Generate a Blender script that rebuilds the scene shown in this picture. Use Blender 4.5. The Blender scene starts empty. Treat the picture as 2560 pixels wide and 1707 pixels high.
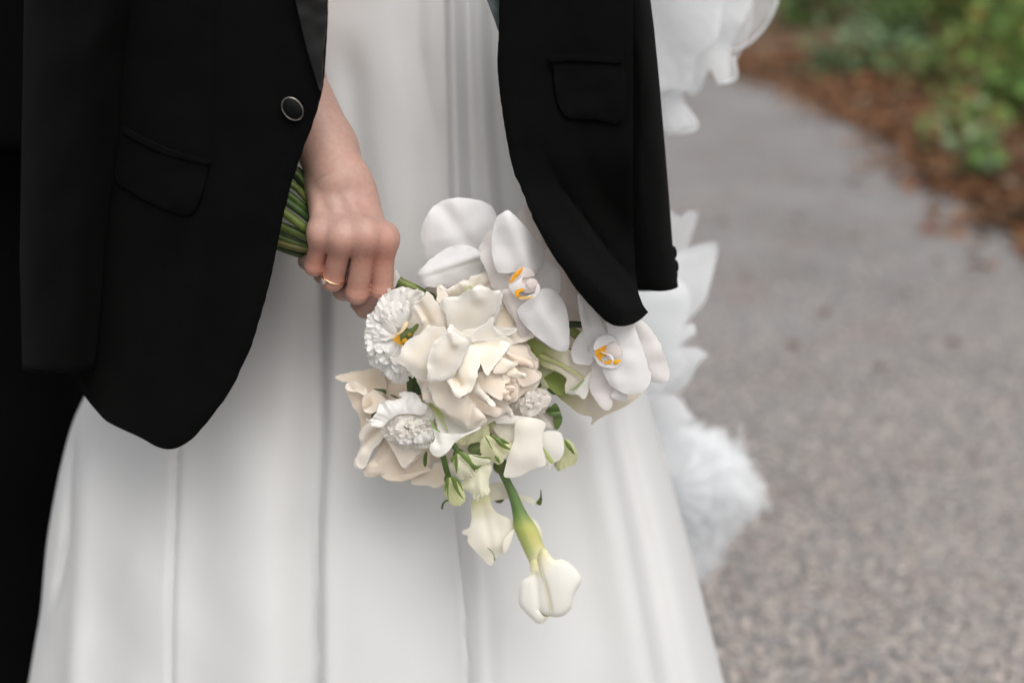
import bpy, bmesh, math, random
import numpy as np
from mathutils import Vector, Matrix, noise as mnoise
from mathutils.geometry import delaunay_2d_cdt
random.seed(7)
rng = np.random.default_rng(7)
scene = bpy.context.scene
COL = scene.collection
R = math.radians

# ------------------------------------------------------------------ camera
CAM_H, PITCH, LENS, SENSOR = 1.08, R(15.0), 50.0, 36.0
FPX = LENS / SENSOR * 2560.0
cam_data = bpy.data.cameras.new('camera')
cam_data.lens = LENS
cam_data.sensor_width = SENSOR
cam_data.clip_start = 0.05
cam_data.clip_end = 800
cam_data.dof.use_dof = True
cam_data.dof.focus_distance = 1.13
cam_data.dof.aperture_fstop = 2.8
cam = bpy.data.objects.new('camera', cam_data)
COL.objects.link(cam)
cam.location = (0, 0, CAM_H)
cam.rotation_euler = (math.pi / 2 - PITCH, 0, 0)
scene.camera = cam

# ------------------------------------------------------------------ sky, sun, exposure
SUN_EL, SUN_AZ = R(50), R(160)      # azimuth clockwise from +Y (behind the camera, to the right)
world = bpy.data.worlds.new('World')
scene.world = world
world.use_nodes = True
wn = world.node_tree
wn.nodes.clear()
w_out = wn.nodes.new('ShaderNodeOutputWorld')
w_bg = wn.nodes.new('ShaderNodeBackground')
w_sky = wn.nodes.new('ShaderNodeTexSky')
w_sky.sky_type = 'NISHITA'
w_sky.sun_disc = False
w_sky.sun_elevation = SUN_EL
w_sky.sun_rotation = SUN_AZ
w_sky.dust_density = 4.0
w_sky.air_density = 1.2
w_hsv = wn.nodes.new('ShaderNodeHueSaturation')   # overcast: the cloud layer greys the blue
w_hsv.inputs['Saturation'].default_value = 0.22
w_bg.inputs['Strength'].default_value = 0.15
wn.links.new(w_sky.outputs[0], w_hsv.inputs['Color'])
wn.links.new(w_hsv.outputs[0], w_bg.inputs['Color'])
wn.links.new(w_bg.outputs[0], w_out.inputs['Surface'])
sun_data = bpy.data.lights.new('sun', 'SUN')
sun_data.energy = 1.05
sun_data.angle = R(40)
sun_data.color = (1.0, 0.97, 0.93)
sun = bpy.data.objects.new('sun', sun_data)
COL.objects.link(sun)
_sd = Vector((math.sin(SUN_AZ) * math.cos(SUN_EL), math.cos(SUN_AZ) * math.cos(SUN_EL), math.sin(SUN_EL)))
sun.rotation_euler = _sd.to_track_quat('Z', 'Y').to_euler()
sun.location = (2, -3, 6)
scene.view_settings.view_transform = 'Standard'
scene.view_settings.look = 'None'
scene.view_settings.exposure = 0.11
scene.view_settings.gamma = 1.0
scene.view_settings.use_curve_mapping = False
scene.render.engine = 'CYCLES'
scene.cycles.use_denoising = True
scene.cycles.max_bounces = 10
scene.cycles.transparent_max_bounces = 16
scene.cycles.transmission_bounces = 8

# ------------------------------------------------------------------ pixel <-> place
SP, CP = math.sin(PITCH), math.cos(PITCH)
FR = {'F': (0, 0, .91875), 'Z1': (880, 680, 5.2267), 'Z2': (1080, 680, 5.2267), 'Z3': (1030, 480, 3.92),
      'Z4': (1330, 740, 4.48), 'Z5': (820, 900, 4.48), 'Z6': (1060, 940, 3.92), 'Z7': (1120, 1180, 3.92),
      'Z8': (670, 420, 3.92), 'Z3h': (640, 100, 2.0907), 'J1': (0, 0, 1.8233), 'J6': (1160, 0, 1.8233), 'N': (0, 0, 1.0)}
def nat(fr, p):
    a, b, s = FR[fr]
    return (a + p[0] / s, b + p[1] / s)
def ray(px, py):
    xc = (px - 1280) / FPX
    yc = (853.5 - py) / FPX
    return xc, CP + yc * SP, -SP + yc * CP
def at(px, py, Y):
    x, y, z = ray(px, py)
    t = Y / y
    return Vector((t * x, Y, CAM_H + t * z))
def ground_at(px, py, zg=0.0):
    x, y, z = ray(px, py)
    t = (zg - CAM_H) / z
    return Vector((t * x, t * y, zg))

# ------------------------------------------------------------------ object helpers
WLOC = {}
def link(o, parent=None):
    COL.objects.link(o)
    if parent is not None:
        o.parent = parent
        o.matrix_parent_inverse = Matrix.Translation(-WLOC.get(parent.name, Vector((0, 0, 0))))
    return o
def thing(name, label, cat, loc, group=None):
    o = bpy.data.objects.new(name, None)
    o.empty_display_size = 0.05
    link(o)
    o.location = loc
    WLOC[o.name] = Vector(loc)
    tag(o, label, cat, group)
    return o
def tag(o, label=None, cat=None, group=None, kind=None):
    if label: o['label'] = label
    if cat: o['category'] = cat
    if group: o['group'] = group
    if kind: o['kind'] = kind
    return o
def mk(name, verts, faces, mat, parent=None, tint=None, smooth=True, solid=0.0, offset=0.0, subsurf=0):
    me = bpy.data.meshes.new(name)
    me.from_pydata([tuple(v) for v in verts], [], [tuple(int(i) for i in f) for f in faces])
    me.update()
    if smooth:
        me.polygons.foreach_set('use_smooth', [True] * len(me.polygons))
    ca = me.color_attributes.new('tint', 'FLOAT_COLOR', 'POINT')
    n = len(me.vertices)
    c = np.ones((n, 4), dtype=np.float32)
    if tint is not None:
        t = np.asarray(tint, dtype=np.float32)
        c[:, :3] = t if t.ndim == 2 else t[None, :]
    ca.data.foreach_set('color', c.ravel())
    o = bpy.data.objects.new(name, me)
    if mat is not None:
        me.materials.append(mat)
    link(o, parent)
    if solid:
        m = o.modifiers.new('thickness', 'SOLIDIFY')
        m.thickness = solid
        m.offset = offset
        m.use_quality_normals = True
        es = o.modifiers.new('crisp_rim', 'EDGE_SPLIT')
        es.split_angle = R(55)
    if subsurf:
        m = o.modifiers.new('smooth', 'SUBSURF')
        m.levels = m.render_levels = subsurf
    return o

# ------------------------------------------------------------------ materials
def new_mat(name):
    m = bpy.data.materials.new(name)
    m.use_nodes = True
    nt = m.node_tree
    nt.nodes.clear()
    return m, nt, nt.nodes.new('ShaderNodeOutputMaterial')
def N(nt, kind, **kw):
    n = nt.nodes.new(kind)
    for k, v in kw.items():
        if k in n.inputs: n.inputs[k].default_value = v
        else: setattr(n, k, v)
    return n
def noise_tex(nt, scale, detail=3, rough=.55, coord='Object', stretch=None):
    tc = N(nt, 'ShaderNodeTexCoord')
    t = N(nt, 'ShaderNodeTexNoise', Scale=scale, Detail=detail, Roughness=rough)
    if stretch:
        mp = N(nt, 'ShaderNodeMapping')
        mp.inputs['Scale'].default_value = stretch
        nt.links.new(tc.outputs[coord], mp.inputs[0])
        nt.links.new(mp.outputs[0], t.inputs['Vector'])
    else:
        nt.links.new(tc.outputs[coord], t.inputs['Vector'])
    return t
def ramp(nt, src, stops):
    r = N(nt, 'ShaderNodeValToRGB')
    el = r.color_ramp.elements
    while len(el) < len(stops): el.new(0.5)
    for e, (p, c) in zip(el, stops):
        e.position = p
        e.color = (*c, 1)
    nt.links.new(src, r.inputs[0])
    return r
def mul(nt, a, b, fac=1.0, mode='MULTIPLY'):
    m = N(nt, 'ShaderNodeMix', data_type='RGBA', blend_type=mode)
    m.inputs[0].default_value = fac
    nt.links.new(a, m.inputs[6])
    nt.links.new(b, m.inputs[7])
    return m.outputs[2]
def tint_mat(name, color, rough=.5, var=.06, vscale=60, bump=0.0, bscale=300, trans=0.0, tcol=None, spec=.4,
             sss=0.0, sssr=(1, .3, .2), sheen=0.0, metallic=0.0, stretch=None, hue_random=0.0, coat=0.0, sss_scale=.004):
    m, nt, out = new_mat(name)
    b = N(nt, 'ShaderNodeBsdfPrincipled')
    b.inputs['Roughness'].default_value = rough
    b.inputs['Specular IOR Level'].default_value = spec
    b.inputs['Metallic'].default_value = metallic
    if sheen:
        b.inputs['Sheen Weight'].default_value = sheen
        b.inputs['Sheen Roughness'].default_value = .5
    if coat: b.inputs['Coat Weight'].default_value = coat
    at_ = N(nt, 'ShaderNodeAttribute', attribute_name='tint')
    nz = noise_tex(nt, vscale, 4, .6, stretch=stretch)
    lo = tuple(c * (1 - var) for c in color)
    hi = tuple(min(1, c * (1 + var)) for c in color)
    rp = ramp(nt, nz.outputs[0], [(.3, lo), (.7, hi)])
    colr = mul(nt, rp.outputs[0], at_.outputs['Color'])
    if hue_random:
        oi = N(nt, 'ShaderNodeObjectInfo')
        r2 = ramp(nt, oi.outputs['Random'], [(0, (1, 1 - hue_random, 1 - 2.2 * hue_random)), (1, (1, 1, 1))])
        colr = mul(nt, colr, r2.outputs[0])
    nt.links.new(colr, b.inputs['Base Color'])
    if sss:
        b.inputs['Subsurface Weight'].default_value = sss
        b.inputs['Subsurface Radius'].default_value = sssr
        b.inputs['Subsurface Scale'].default_value = sss_scale
    if bump:
        nb = noise_tex(nt, bscale, 3, .6, stretch=stretch)
        bp = N(nt, 'ShaderNodeBump', Strength=bump, Distance=.001)
        nt.links.new(nb.outputs[0], bp.inputs['Height'])
        nt.links.new(bp.outputs[0], b.inputs['Normal'])
    sh = b.outputs[0]
    if trans:
        t = N(nt, 'ShaderNodeBsdfTranslucent')
        if tcol:
            tm = N(nt, 'ShaderNodeRGB')
            tm.outputs[0].default_value = (*tcol, 1)
            nt.links.new(mul(nt, colr, tm.outputs[0]), t.inputs['Color'])
        else:
            nt.links.new(colr, t.inputs['Color'])
        mx = N(nt, 'ShaderNodeMixShader')
        mx.inputs[0].default_value = trans
        nt.links.new(sh, mx.inputs[1])
        nt.links.new(t.outputs[0], mx.inputs[2])
        sh = mx.outputs[0]
    nt.links.new(sh, out.inputs['Surface'])
    return m

M = {}
M['rose'] = tint_mat('rose_petal', (.97, .963, .94), .78, .02, 45, .14, 260, .24, (1, .96, .88), .06, hue_random=.008, stretch=(1, 1, .35))
M['rose_back'] = tint_mat('rose_petal_beige', (.92, .895, .85), .62, .05, 45, .06, 260, .28, (1, .93, .80), .06, hue_random=.03, stretch=(1, 1, .35))
M['orchid'] = tint_mat('orchid_petal', (.91, .905, .905), .58, .025, 60, .14, 420, .36, (1, .98, .97), .10, stretch=(1, 1, .25))
M['lisi'] = tint_mat('lisianthus_petal', (.97, .967, .96), .75, .02, 80, .10, 500, .46, (1, .98, .93), .08)
M['calla'] = tint_mat('calla_spathe', (.92, .905, .86), .38, .02, 50, .05, 300, .25, (1, .98, .9), .25, stretch=(1, 1, .3))
M['green'] = tint_mat('green_plant_tissue', (.115, .150, .045), .42, .25, 90, .12, 300, .12, (1, 1, .6), .45, stretch=(.4, .4, 1))
M['orange'] = tint_mat('orchid_orange_mark', (.80, .36, .012), .45, .25, 300, 0, 300, .1)
M['skin'] = tint_mat('skin', (.47, .297, .243), .44, .07, 260, .3, 900, 0, None, .38, sss=.26, sssr=(1, .35, .2), sss_scale=.003)
M['dress'] = None
M['gold'] = tint_mat('rose_gold', (.86, .56, .34), .22, .05, 200, metallic=1.0)
M['lining'] = tint_mat('jacket_lining_satin', (.07, .09, .09), .35, .1, 60, spec=.5)
M['metal'] = tint_mat('button_metal', (.42, .40, .36), .28, .1, 300, metallic=1.0)
M['button'] = tint_mat('button_black', (.003, .003, .003), .5, .2, 200, spec=.1)
M['black_person'] = tint_mat('black_suit_behind', (.0026, .0027, .0027), .95, .1, 200, .2, 900, spec=.03)
M['satin'] = tint_mat('black_satin', (.006, .006, .006), .45, .1, 200, .1, 900, spec=.28)

def cloth_black():
    m, nt, out = new_mat('black_wool_twill')
    b = N(nt, 'ShaderNodeBsdfPrincipled')
    b.inputs['Roughness'].default_value = .88
    b.inputs['Specular IOR Level'].default_value = .03
    b.inputs['Sheen Weight'].default_value = .012
    b.inputs['Sheen Roughness'].default_value = .45
    tc = N(nt, 'ShaderNodeTexCoord')
    mp = N(nt, 'ShaderNodeMapping')
    mp.inputs['Rotation'].default_value = (0, R(48), 0)
    nt.links.new(tc.outputs['Object'], mp.inputs[0])
    wv = N(nt, 'ShaderNodeTexWave', Scale=620.0, Distortion=1.2, Detail=2)
    nt.links.new(mp.outputs[0], wv.inputs[0])
    nz = noise_tex(nt, 18, 4)
    nf = noise_tex(nt, 1500, 2)
    rp = ramp(nt, nz.outputs[0], [(.3, (.0028, .0031, .0030)), (.75, (.0042, .0045, .0043))])
    nt.links.new(rp.outputs[0], b.inputs['Base Color'])
    ad = N(nt, 'ShaderNodeMath', operation='ADD')
    nt.links.new(wv.outputs['Fac'], ad.inputs[0])
    nt.links.new(nf.outputs[0], ad.inputs[1])
    bp = N(nt, 'ShaderNodeBump', Strength=.35, Distance=.0006)
    nt.links.new(ad.outputs[0], bp.inputs['Height'])
    nt.links.new(bp.outputs[0], b.inputs['Normal'])
    nt.links.new(b.outputs[0], out.inputs['Surface'])
    return m
M['wool'] = cloth_black()
def cloth_dress():
    m, nt, out = new_mat('white_silk_crepe')
    b = N(nt, 'ShaderNodeBsdfPrincipled')
    b.inputs['Roughness'].default_value = .52
    b.inputs['Specular IOR Level'].default_value = .35
    b.inputs['Sheen Weight'].default_value = .12
    b.inputs['Subsurface Weight'].default_value = 0.0
    nz = noise_tex(nt, 9, 3)
    rp = ramp(nt, nz.outputs[0], [(.3, (.645, .647, .642)), (.7, (.665, .667, .662))])
    nt.links.new(rp.outputs[0], b.inputs['Base Color'])
    tc = N(nt, 'ShaderNodeTexCoord')
    wv = noise_tex(nt, 900, 2, stretch=(1, 1, .25))
    bp = N(nt, 'ShaderNodeBump', Strength=.12, Distance=.0006)
    nt.links.new(wv.outputs[0], bp.inputs['Height'])
    nt.links.new(bp.outputs[0], b.inputs['Normal'])
    nt.links.new(b.outputs[0], out.inputs['Surface'])
    return m
M['dress'] = cloth_dress()
def tulle(name, alpha):
    m, nt, out = new_mat(name)
    d = N(nt, 'ShaderNodeBsdfDiffuse', Color=(.93, .945, .955, 1))
    t = N(nt, 'ShaderNodeBsdfTranslucent', Color=(.93, .945, .955, 1))
    mx = N(nt, 'ShaderNodeMixShader')
    mx.inputs[0].default_value = .45
    nt.links.new(d.outputs[0], mx.inputs[1])
    nt.links.new(t.outputs[0], mx.inputs[2])
    tr = N(nt, 'ShaderNodeBsdfTransparent')
    m2 = N(nt, 'ShaderNodeMixShader')
    m2.inputs[0].default_value = alpha
    nt.links.new(tr.outputs[0], m2.inputs[1])
    nt.links.new(mx.outputs[0], m2.inputs[2])
    nt.links.new(m2.outputs[0], out.inputs['Surface'])
    return m
M['tulle'] = tulle('sheer_tulle', .13)
M['tulle_dense'] = tulle('gathered_tulle', .27)
M['tulle_hem'] = tulle('tulle_hem_ribbon', .85)
def gem():
    m, nt, out = new_mat('clear_gem')
    b = N(nt, 'ShaderNodeBsdfPrincipled', Roughness=.02)
    b.inputs['Base Color'].default_value = (.95, .95, .97, 1)
    b.inputs['Transmission Weight'].default_value = .8
    b.inputs['IOR'].default_value = 2.2
    nt.links.new(b.outputs[0], out.inputs['Surface'])
    return m
M['gem'] = gem()

# ------------------------------------------------------------------ curves and sheets
def catmull(pts, n=4, closed=True):
    P = [np.array(p, float) for p in pts]
    out = []
    L = len(P)
    rngi = range(L) if closed else range(L - 1)
    for i in rngi:
        p0 = P[(i - 1) % L] if closed or i > 0 else P[0]
        p1, p2 = P[i], P[(i + 1) % L]
        p3 = P[(i + 2) % L] if closed or i + 2 < L else P[-1]
        for k in range(n):
            t = k / n
            out.append(.5 * ((2 * p1) + (-p0 + p2) * t + (2 * p0 - 5 * p1 + 4 * p2 - p3) * t * t + (-p0 + 3 * p1 - 3 * p2 + p3) * t ** 3))
    if not closed: out.append(P[-1])
    return np.array(out)
def resample(poly, step, closed=True):
    P = np.vstack([poly, poly[:1]]) if closed else poly
    seg = np.linalg.norm(np.diff(P, axis=0), axis=1)
    s = np.concatenate([[0], np.cumsum(seg)])
    n = max(8 if closed else 3, int(s[-1] / step))
    q = np.linspace(0, s[-1], n, endpoint=not closed)
    return np.stack([np.interp(q, s, P[:, 0]), np.interp(q, s, P[:, 1])], 1)
def inside(poly, pts):
    x, y = pts[:, 0], pts[:, 1]
    c = np.zeros(len(pts), bool)
    j = len(poly) - 1
    for i in range(len(poly)):
        xi, yi = poly[i]; xj, yj = poly[j]
        if yi != yj:
            c ^= ((yi > y) != (yj > y)) & (x < (xj - xi) * (y - yi) / (yj - yi) + xi)
        j = i
    return c
def seg_dist(P, a, b):
    a = np.array(a, float); b = np.array(b, float)
    d = b - a
    t = np.clip(((P - a) @ d) / max(d @ d, 1e-9), 0, 1)
    return np.linalg.norm(P - (a + t[:, None] * d), axis=1)
def poly_dist(P, poly, closed=True):
    A = poly
    B = np.roll(poly, -1, axis=0) if closed else poly[1:]
    if not closed: A = poly[:-1]
    d = B - A
    dd = np.maximum((d * d).sum(1), 1e-9)
    out = np.full(len(P), 1e9)
    for i in range(0, len(P), 400):
        q = P[i:i + 400]
        rel = q[:, None, :] - A[None]
        t = np.clip((rel * d[None]).sum(2) / dd[None], 0, 1)
        e = rel - t[..., None] * d[None]
        out[i:i + 400] = np.sqrt((e * e).sum(2)).min(1)
    return out
def tri_sheet(poly, step):
    """triangulated sheet inside a closed outline (native pixels)"""
    b = resample(poly, step)
    lo, hi = b.min(0), b.max(0)
    gx = np.arange(lo[0], hi[0], step)
    rows = []
    for k, y in enumerate(np.arange(lo[1], hi[1], step * .866)):
        rows.append(np.stack([gx + (step / 2 if k % 2 else 0), np.full(len(gx), y)], 1))
    g = np.vstack(rows)
    g = g[inside(b, g)]
    if len(g):
        g = g[poly_dist(g, b) > step * .55]
    V = np.vstack([b, g]) if len(g) else b
    nb = len(b)
    E = [(i, (i + 1) % nb) for i in range(nb)]
    res = delaunay_2d_cdt([Vector(v) for v in V], E, [], 1, 1e-4)
    verts = np.array([tuple(v) for v in res[0]])
    return verts, [tuple(f) for f in res[2]], nb
def poisson(verts, faces, isb):
    n = len(verts)
    h = np.zeros(n)
    inn = np.where(~isb)[0]
    if len(inn) == 0: return h
    idx = -np.ones(n, int); idx[inn] = np.arange(len(inn))
    A = np.zeros((len(inn), len(inn)))
    nbr = [set() for _ in range(n)]
    for f in faces:
        for a, b in zip(f, f[1:] + f[:1]):
            nbr[a].add(b); nbr[b].add(a)
    for k, v in enumerate(inn):
        A[k, k] = max(1, len(nbr[v]))
        for w in nbr[v]:
            if idx[w] >= 0: A[k, idx[w]] -= 1
    h[inn] = np.linalg.solve(A, np.ones(len(inn)))
    return h / max(h.max(), 1e-9)
Y0 = 1.12
def sheet(name, fr, pts, y, mat, parent, dome=6.0, tilt=(0, 0), curl=0.0, curl_w=10.0, ruffle=None, fringe=None, creases=(),
          step=6.0, thick=.0007, tint=None, nz=1.0, smooth_n=4, depth_fn=None, tint_fn=None, power=.8, round_=.25, saddle=0.0, rtilt=0.0, pleat=.26, wob_amp=2.6, cap=.15, rough_edge=0.0, core=None):
    """a thin curved sheet (petal, flap, lobe): its outline, its own distance and its own 3D curvature (mm)"""
    poly = np.array([nat(fr, p) for p in pts])
    poly = catmull(poly, smooth_n) if smooth_n > 1 else poly
    if fringe is not None:
        amp, freq = fringe
        poly = resample(poly, 3.0)
        c = poly.mean(0)
        d = poly - c
        s = np.arange(len(poly)) * 3.0
        ph = rng.uniform(0, 6)
        w = np.sin(s * freq + ph + 2.2 * np.sin(s * freq * .31 + ph)) * .6 + np.sin(s * freq * 2.3 + 1.7 * ph) * .4 + rng.normal(0, .25, len(s))
        poly = poly + d / np.maximum(np.linalg.norm(d, axis=1, keepdims=True), 1) * (amp * w)[:, None]
        step = min(step, 4.5)
    if rough_edge:
        poly = resample(poly, 4.0)
        es_ = rng.uniform(0, 50)
        poly = poly + np.array([(mnoise.noise(Vector((v[0] * .09 + es_, v[1] * .09, 1))), mnoise.noise(Vector((v[0] * .09 + es_, v[1] * .09, 7)))) for v in poly]) * rough_edge
    V, F, nb = tri_sheet(poly, step)
    bd = poly_dist(V, resample(poly, max(step, 4)))
    isb = bd < step * .2
    Ylist = (Y0 + y / 1000.0)
    m_per_px = Ylist / CP / FPX
    c = V.mean(0)
    X = (V[:, 0] - c[0]) * m_per_px
    Z = -(V[:, 1] - c[1]) * m_per_px
    if rtilt: tilt = (tilt[0] + rng.uniform(-rtilt, rtilt), tilt[1] + rng.uniform(-rtilt, rtilt))
    dY = tilt[0] * X + tilt[1] * Z
    if dome:
        lim = cap * 1000 * m_per_px * min(np.ptp(V[:, 0]), np.ptp(V[:, 1]))
        dome = math.copysign(min(abs(dome), lim), dome)
        cv = np.cov((V - c).T)
        ew, ev = np.linalg.eigh(cv)
        q1, q2 = (V - c) @ ev[:, 1], (V - c) @ ev[:, 0]
        q1 = q1 / np.abs(q1).max(); q2 = q2 / np.abs(q2).max()
        dY = dY - dome / 1000 * ((1 - round_) * (1 - .5 * q1 ** 2 - .55 * q2 ** 2) + (round_ * poisson(V, F, isb) ** power if round_ > .13 else 0))
        if saddle: dY = dY + saddle / 1000 * rng.uniform(-1, 1) * q1 * q2
    if curl:
        t = np.clip(1 - bd / curl_w, 0, 1)
        cs = rng.uniform(0, 50)
        cm = np.array([mnoise.noise(Vector((v[0] * .035 + cs, v[1] * .035, cs))) for v in V])
        dY = dY + curl / 1000 * t * t * ((.45 + 1.5 * cm) if rough_edge else 1)
    if ruffle is not None:
        amp, k, base = ruffle[:3]
        bx = np.array(nat(fr, base))
        ang = np.arctan2(V[:, 1] - bx[1], V[:, 0] - bx[0])
        rad = np.linalg.norm(V - bx, axis=1)
        rr = np.clip(rad / max(rad.max(), 1), 0, 1)
        ph = rng.uniform(0, 6)
        wob = np.array([mnoise.noise(Vector((v[0] * .03 + ph, v[1] * .03, ph))) for v in V])
        dY = dY + amp / 1000 * (.75 * np.sin(.42 * k * ang + ph + wob_amp * wob) * rr ** 2 + pleat * np.sin(2.3 * k * ang + 2 * wob_amp * wob + 3 * ph) * rr ** 4)
    for (a, b, dep, w) in creases:
        a = nat(fr, a); b = nat(fr, b)
        d = seg_dist(V, a, b)
        dY = dY + dep / 1000 * np.exp(-(d / w) ** 2)
    if nz:
        s = rng.uniform(0, 50)
        dY = dY + np.array([mnoise.noise(Vector((v[0] * .022 + s, v[1] * .022, s))) for v in V]) * nz * .0022
    if depth_fn is not None:
        dY = dY + depth_fn(V)
    P = [at(v[0], v[1], Ylist + d) for v, d in zip(V, dY)]
    # faces must look towards the camera (-Y)
    F2 = []
    for f in F:
        a, b, c3 = P[f[0]], P[f[1]], P[f[2]]
        nrm = (b - a).cross(c3 - a)
        F2.append(f if nrm.dot(a - Vector((0, 0, CAM_H))) < 0 else tuple(reversed(f)))
    tn = tint
    if tint_fn is not None:
        tn = tint_fn(V)
    elif core is not None:          # petals are paler along their edges than at their base
        w = np.clip(bd / max(bd.max(), 1e-6), 0, 1)[:, None] ** .8
        tn = np.array(tint if tint is not None else (1, 1, 1))[None] * (1 - w + w * np.array(core)[None])
    return mk(name, P, F2, mat, parent, tint=tn, solid=thick, offset=0.0)

def tube(name, pts, radii, mat, parent, seg=10, tint=None, squash=None, caps=True):
    """swept tube through 3D points with a radius at each"""
    pts = [Vector(p) for p in pts]
    n = len(pts)
    V, Fc, T = [], [], []
    up = Vector((0, 1, 0))
    for i, p in enumerate(pts):
        d = (pts[min(i + 1, n - 1)] - pts[max(i - 1, 0)]).normalized()
        a = d.cross(up)
        if a.length < 1e-3: a = d.cross(Vector((1, 0, 0)))
        a.normalize()
        b = a.cross(d).normalized()
        r = radii[i] if hasattr(radii, '__len__') else radii
        for k in range(seg):
            th = 2 * math.pi * k / seg
            V.append(p + a * (math.cos(th) * r) + b * (math.sin(th) * r * (squash or 1)))
            if tint is not None and np.ndim(tint) == 2: T.append(tint[i])
    for i in range(n - 1):
        for k in range(seg):
            Fc.append((i * seg + k, i * seg + (k + 1) % seg, (i + 1) * seg + (k + 1) % seg, (i + 1) * seg + k))
    if caps:
        Fc.append(tuple(range(seg - 1, -1, -1)))
        Fc.append(tuple(range((n - 1) * seg, n * seg)))
    return mk(name, V, Fc, mat, parent, tint=(T if T else tint))
def smooth_path(pts, n=5):
    P = [np.array(p, float) for p in pts]
    out = []
    L = len(P)
    for i in range(L - 1):
        p0, p1, p2, p3 = P[max(i - 1, 0)], P[i], P[i + 1], P[min(i + 2, L - 1)]
        for k in range(n):
            t = k / n
            out.append(.5 * ((2 * p1) + (-p0 + p2) * t + (2 * p0 - 5 * p1 + 4 * p2 - p3) * t * t + (-p0 + 3 * p1 - 3 * p2 + p3) * t ** 3))
    out.append(P[-1])
    return out

# ------------------------------------------------------------------ distance fields for bodies
def sd_cone(P, a, b, ra, rb):
    a = np.array(a); b = np.array(b)
    d = b - a
    t = np.clip(((P - a) @ d) / max(d @ d, 1e-12), 0, 1)
    return np.linalg.norm(P - (a + t[..., None] * d), axis=-1) - (ra + (rb - ra) * t)
def sd_ell(P, c, r):
    q = (P - np.array(c)) / np.array(r)
    k = np.linalg.norm(q, axis=-1)
    return (k - 1) * min(r)
def smin(a, b, k):
    h = np.clip(.5 + .5 * (b - a) / k, 0, 1)
    return b + (a - b) * h - k * h * (1 - h)
def surface_nets(fn, lo, hi, vox):
    lo = np.array(lo, float); hi = np.array(hi, float)
    n = np.ceil((hi - lo) / vox).astype(int) + 1
    ax = [lo[i] + vox * np.arange(n[i]) for i in range(3)]
    val = np.empty(n)
    for i in range(n[0]):          # slab by slab keeps memory small
        G = np.stack(np.meshgrid(ax[0][i:i + 1], ax[1], ax[2], indexing='ij'), -1)
        val[i] = fn(G)[0]
    neg = val < 0
    def sl(a, o): return a[o[0]:n[0] - 1 + o[0], o[1]:n[1] - 1 + o[1], o[2]:n[2] - 1 + o[2]]
    corners = [(i, j, k) for i in (0, 1) for j in (0, 1) for k in (0, 1)]
    cnt = sum(sl(neg, c).astype(int) for c in corners)
    act = (cnt > 0) & (cnt < 8)
    I = np.argwhere(act)
    vid = -np.ones(act.shape, int)
    vid[act] = np.arange(len(I))
    acc = np.zeros((len(I), 3)); num = np.zeros(len(I))
    for c in corners:
        for a in range(3):
            if c[a] == 0:
                d = list(c); d[a] = 1
                v0 = val[I[:, 0] + c[0], I[:, 1] + c[1], I[:, 2] + c[2]]
                v1 = val[I[:, 0] + d[0], I[:, 1] + d[1], I[:, 2] + d[2]]
                cr = (v0 < 0) != (v1 < 0)
                t = np.where(cr, v0 / np.where(cr, v0 - v1, 1), 0)
                p = np.tile(np.array(c, float), (len(I), 1)); p[:, a] += t
                acc[cr] += p[cr]; num[cr] += 1
    verts = lo + vox * (I + acc / np.maximum(num, 1)[:, None])
    faces = []
    for a in range(3):
        b, c = (a + 1) % 3, (a + 2) % 3
        s0 = [slice(1, n[i] - 1) for i in range(3)]
        s0[a] = slice(0, n[a] - 1)
        s1 = list(s0); s1[a] = slice(1, n[a])
        n0, n1 = neg[tuple(s0)], neg[tuple(s1)]
        e = np.argwhere(n0 != n1)
        flip = n0[e[:, 0], e[:, 1], e[:, 2]]
        off = np.array([s.start for s in s0])
        e = e + off
        def cell(db, dc):
            q = e.copy(); q[:, b] -= db; q[:, c] -= dc
            return vid[q[:, 0], q[:, 1], q[:, 2]]
        q = np.stack([cell(1, 1), cell(0, 1), cell(0, 0), cell(1, 0)], 1)
        q[~flip] = q[~flip][:, ::-1]
        faces.append(q)
    return verts, np.vstack(faces)
# ================================================================== THE SETTING
def path_mat():
    m, nt, out = new_mat('worn_tarmac')
    b = N(nt, 'ShaderNodeBsdfPrincipled', Roughness=.85)
    b.inputs['Specular IOR Level'].default_value = .25
    vo = N(nt, 'ShaderNodeTexVoronoi', Scale=75.0)
    tc = N(nt, 'ShaderNodeTexCoord')
    nt.links.new(tc.outputs['Object'], vo.inputs['Vector'])
    rp = ramp(nt, vo.outputs['Color'], [(0, (.155, .15, .148)), (.5, (.255, .245, .24)), (1, (.36, .34, .325))])
    big = noise_tex(nt, 1.3, 5, .6)
    rb = ramp(nt, big.outputs[0], [(.3, (.80, .78, .77)), (.72, (1.12, 1.12, 1.13))])
    red = noise_tex(nt, 3.1, 4, .55)
    rr = ramp(nt, red.outputs[0], [(.52, (1, 1, 1)), (.78, (.95, .80, .74))])
    c = mul(nt, mul(nt, rp.outputs[0], rb.outputs[0]), rr.outputs[0])
    nt.links.new(c, b.inputs['Base Color'])
    bp = N(nt, 'ShaderNodeBump', Strength=.5, Distance=.006)
    nt.links.new(vo.outputs['Distance'], bp.inputs['Height'])
    nt.links.new(bp.outputs[0], b.inputs['Normal'])
    nt.links.new(b.outputs[0], out.inputs['Surface'])
    return m
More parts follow.
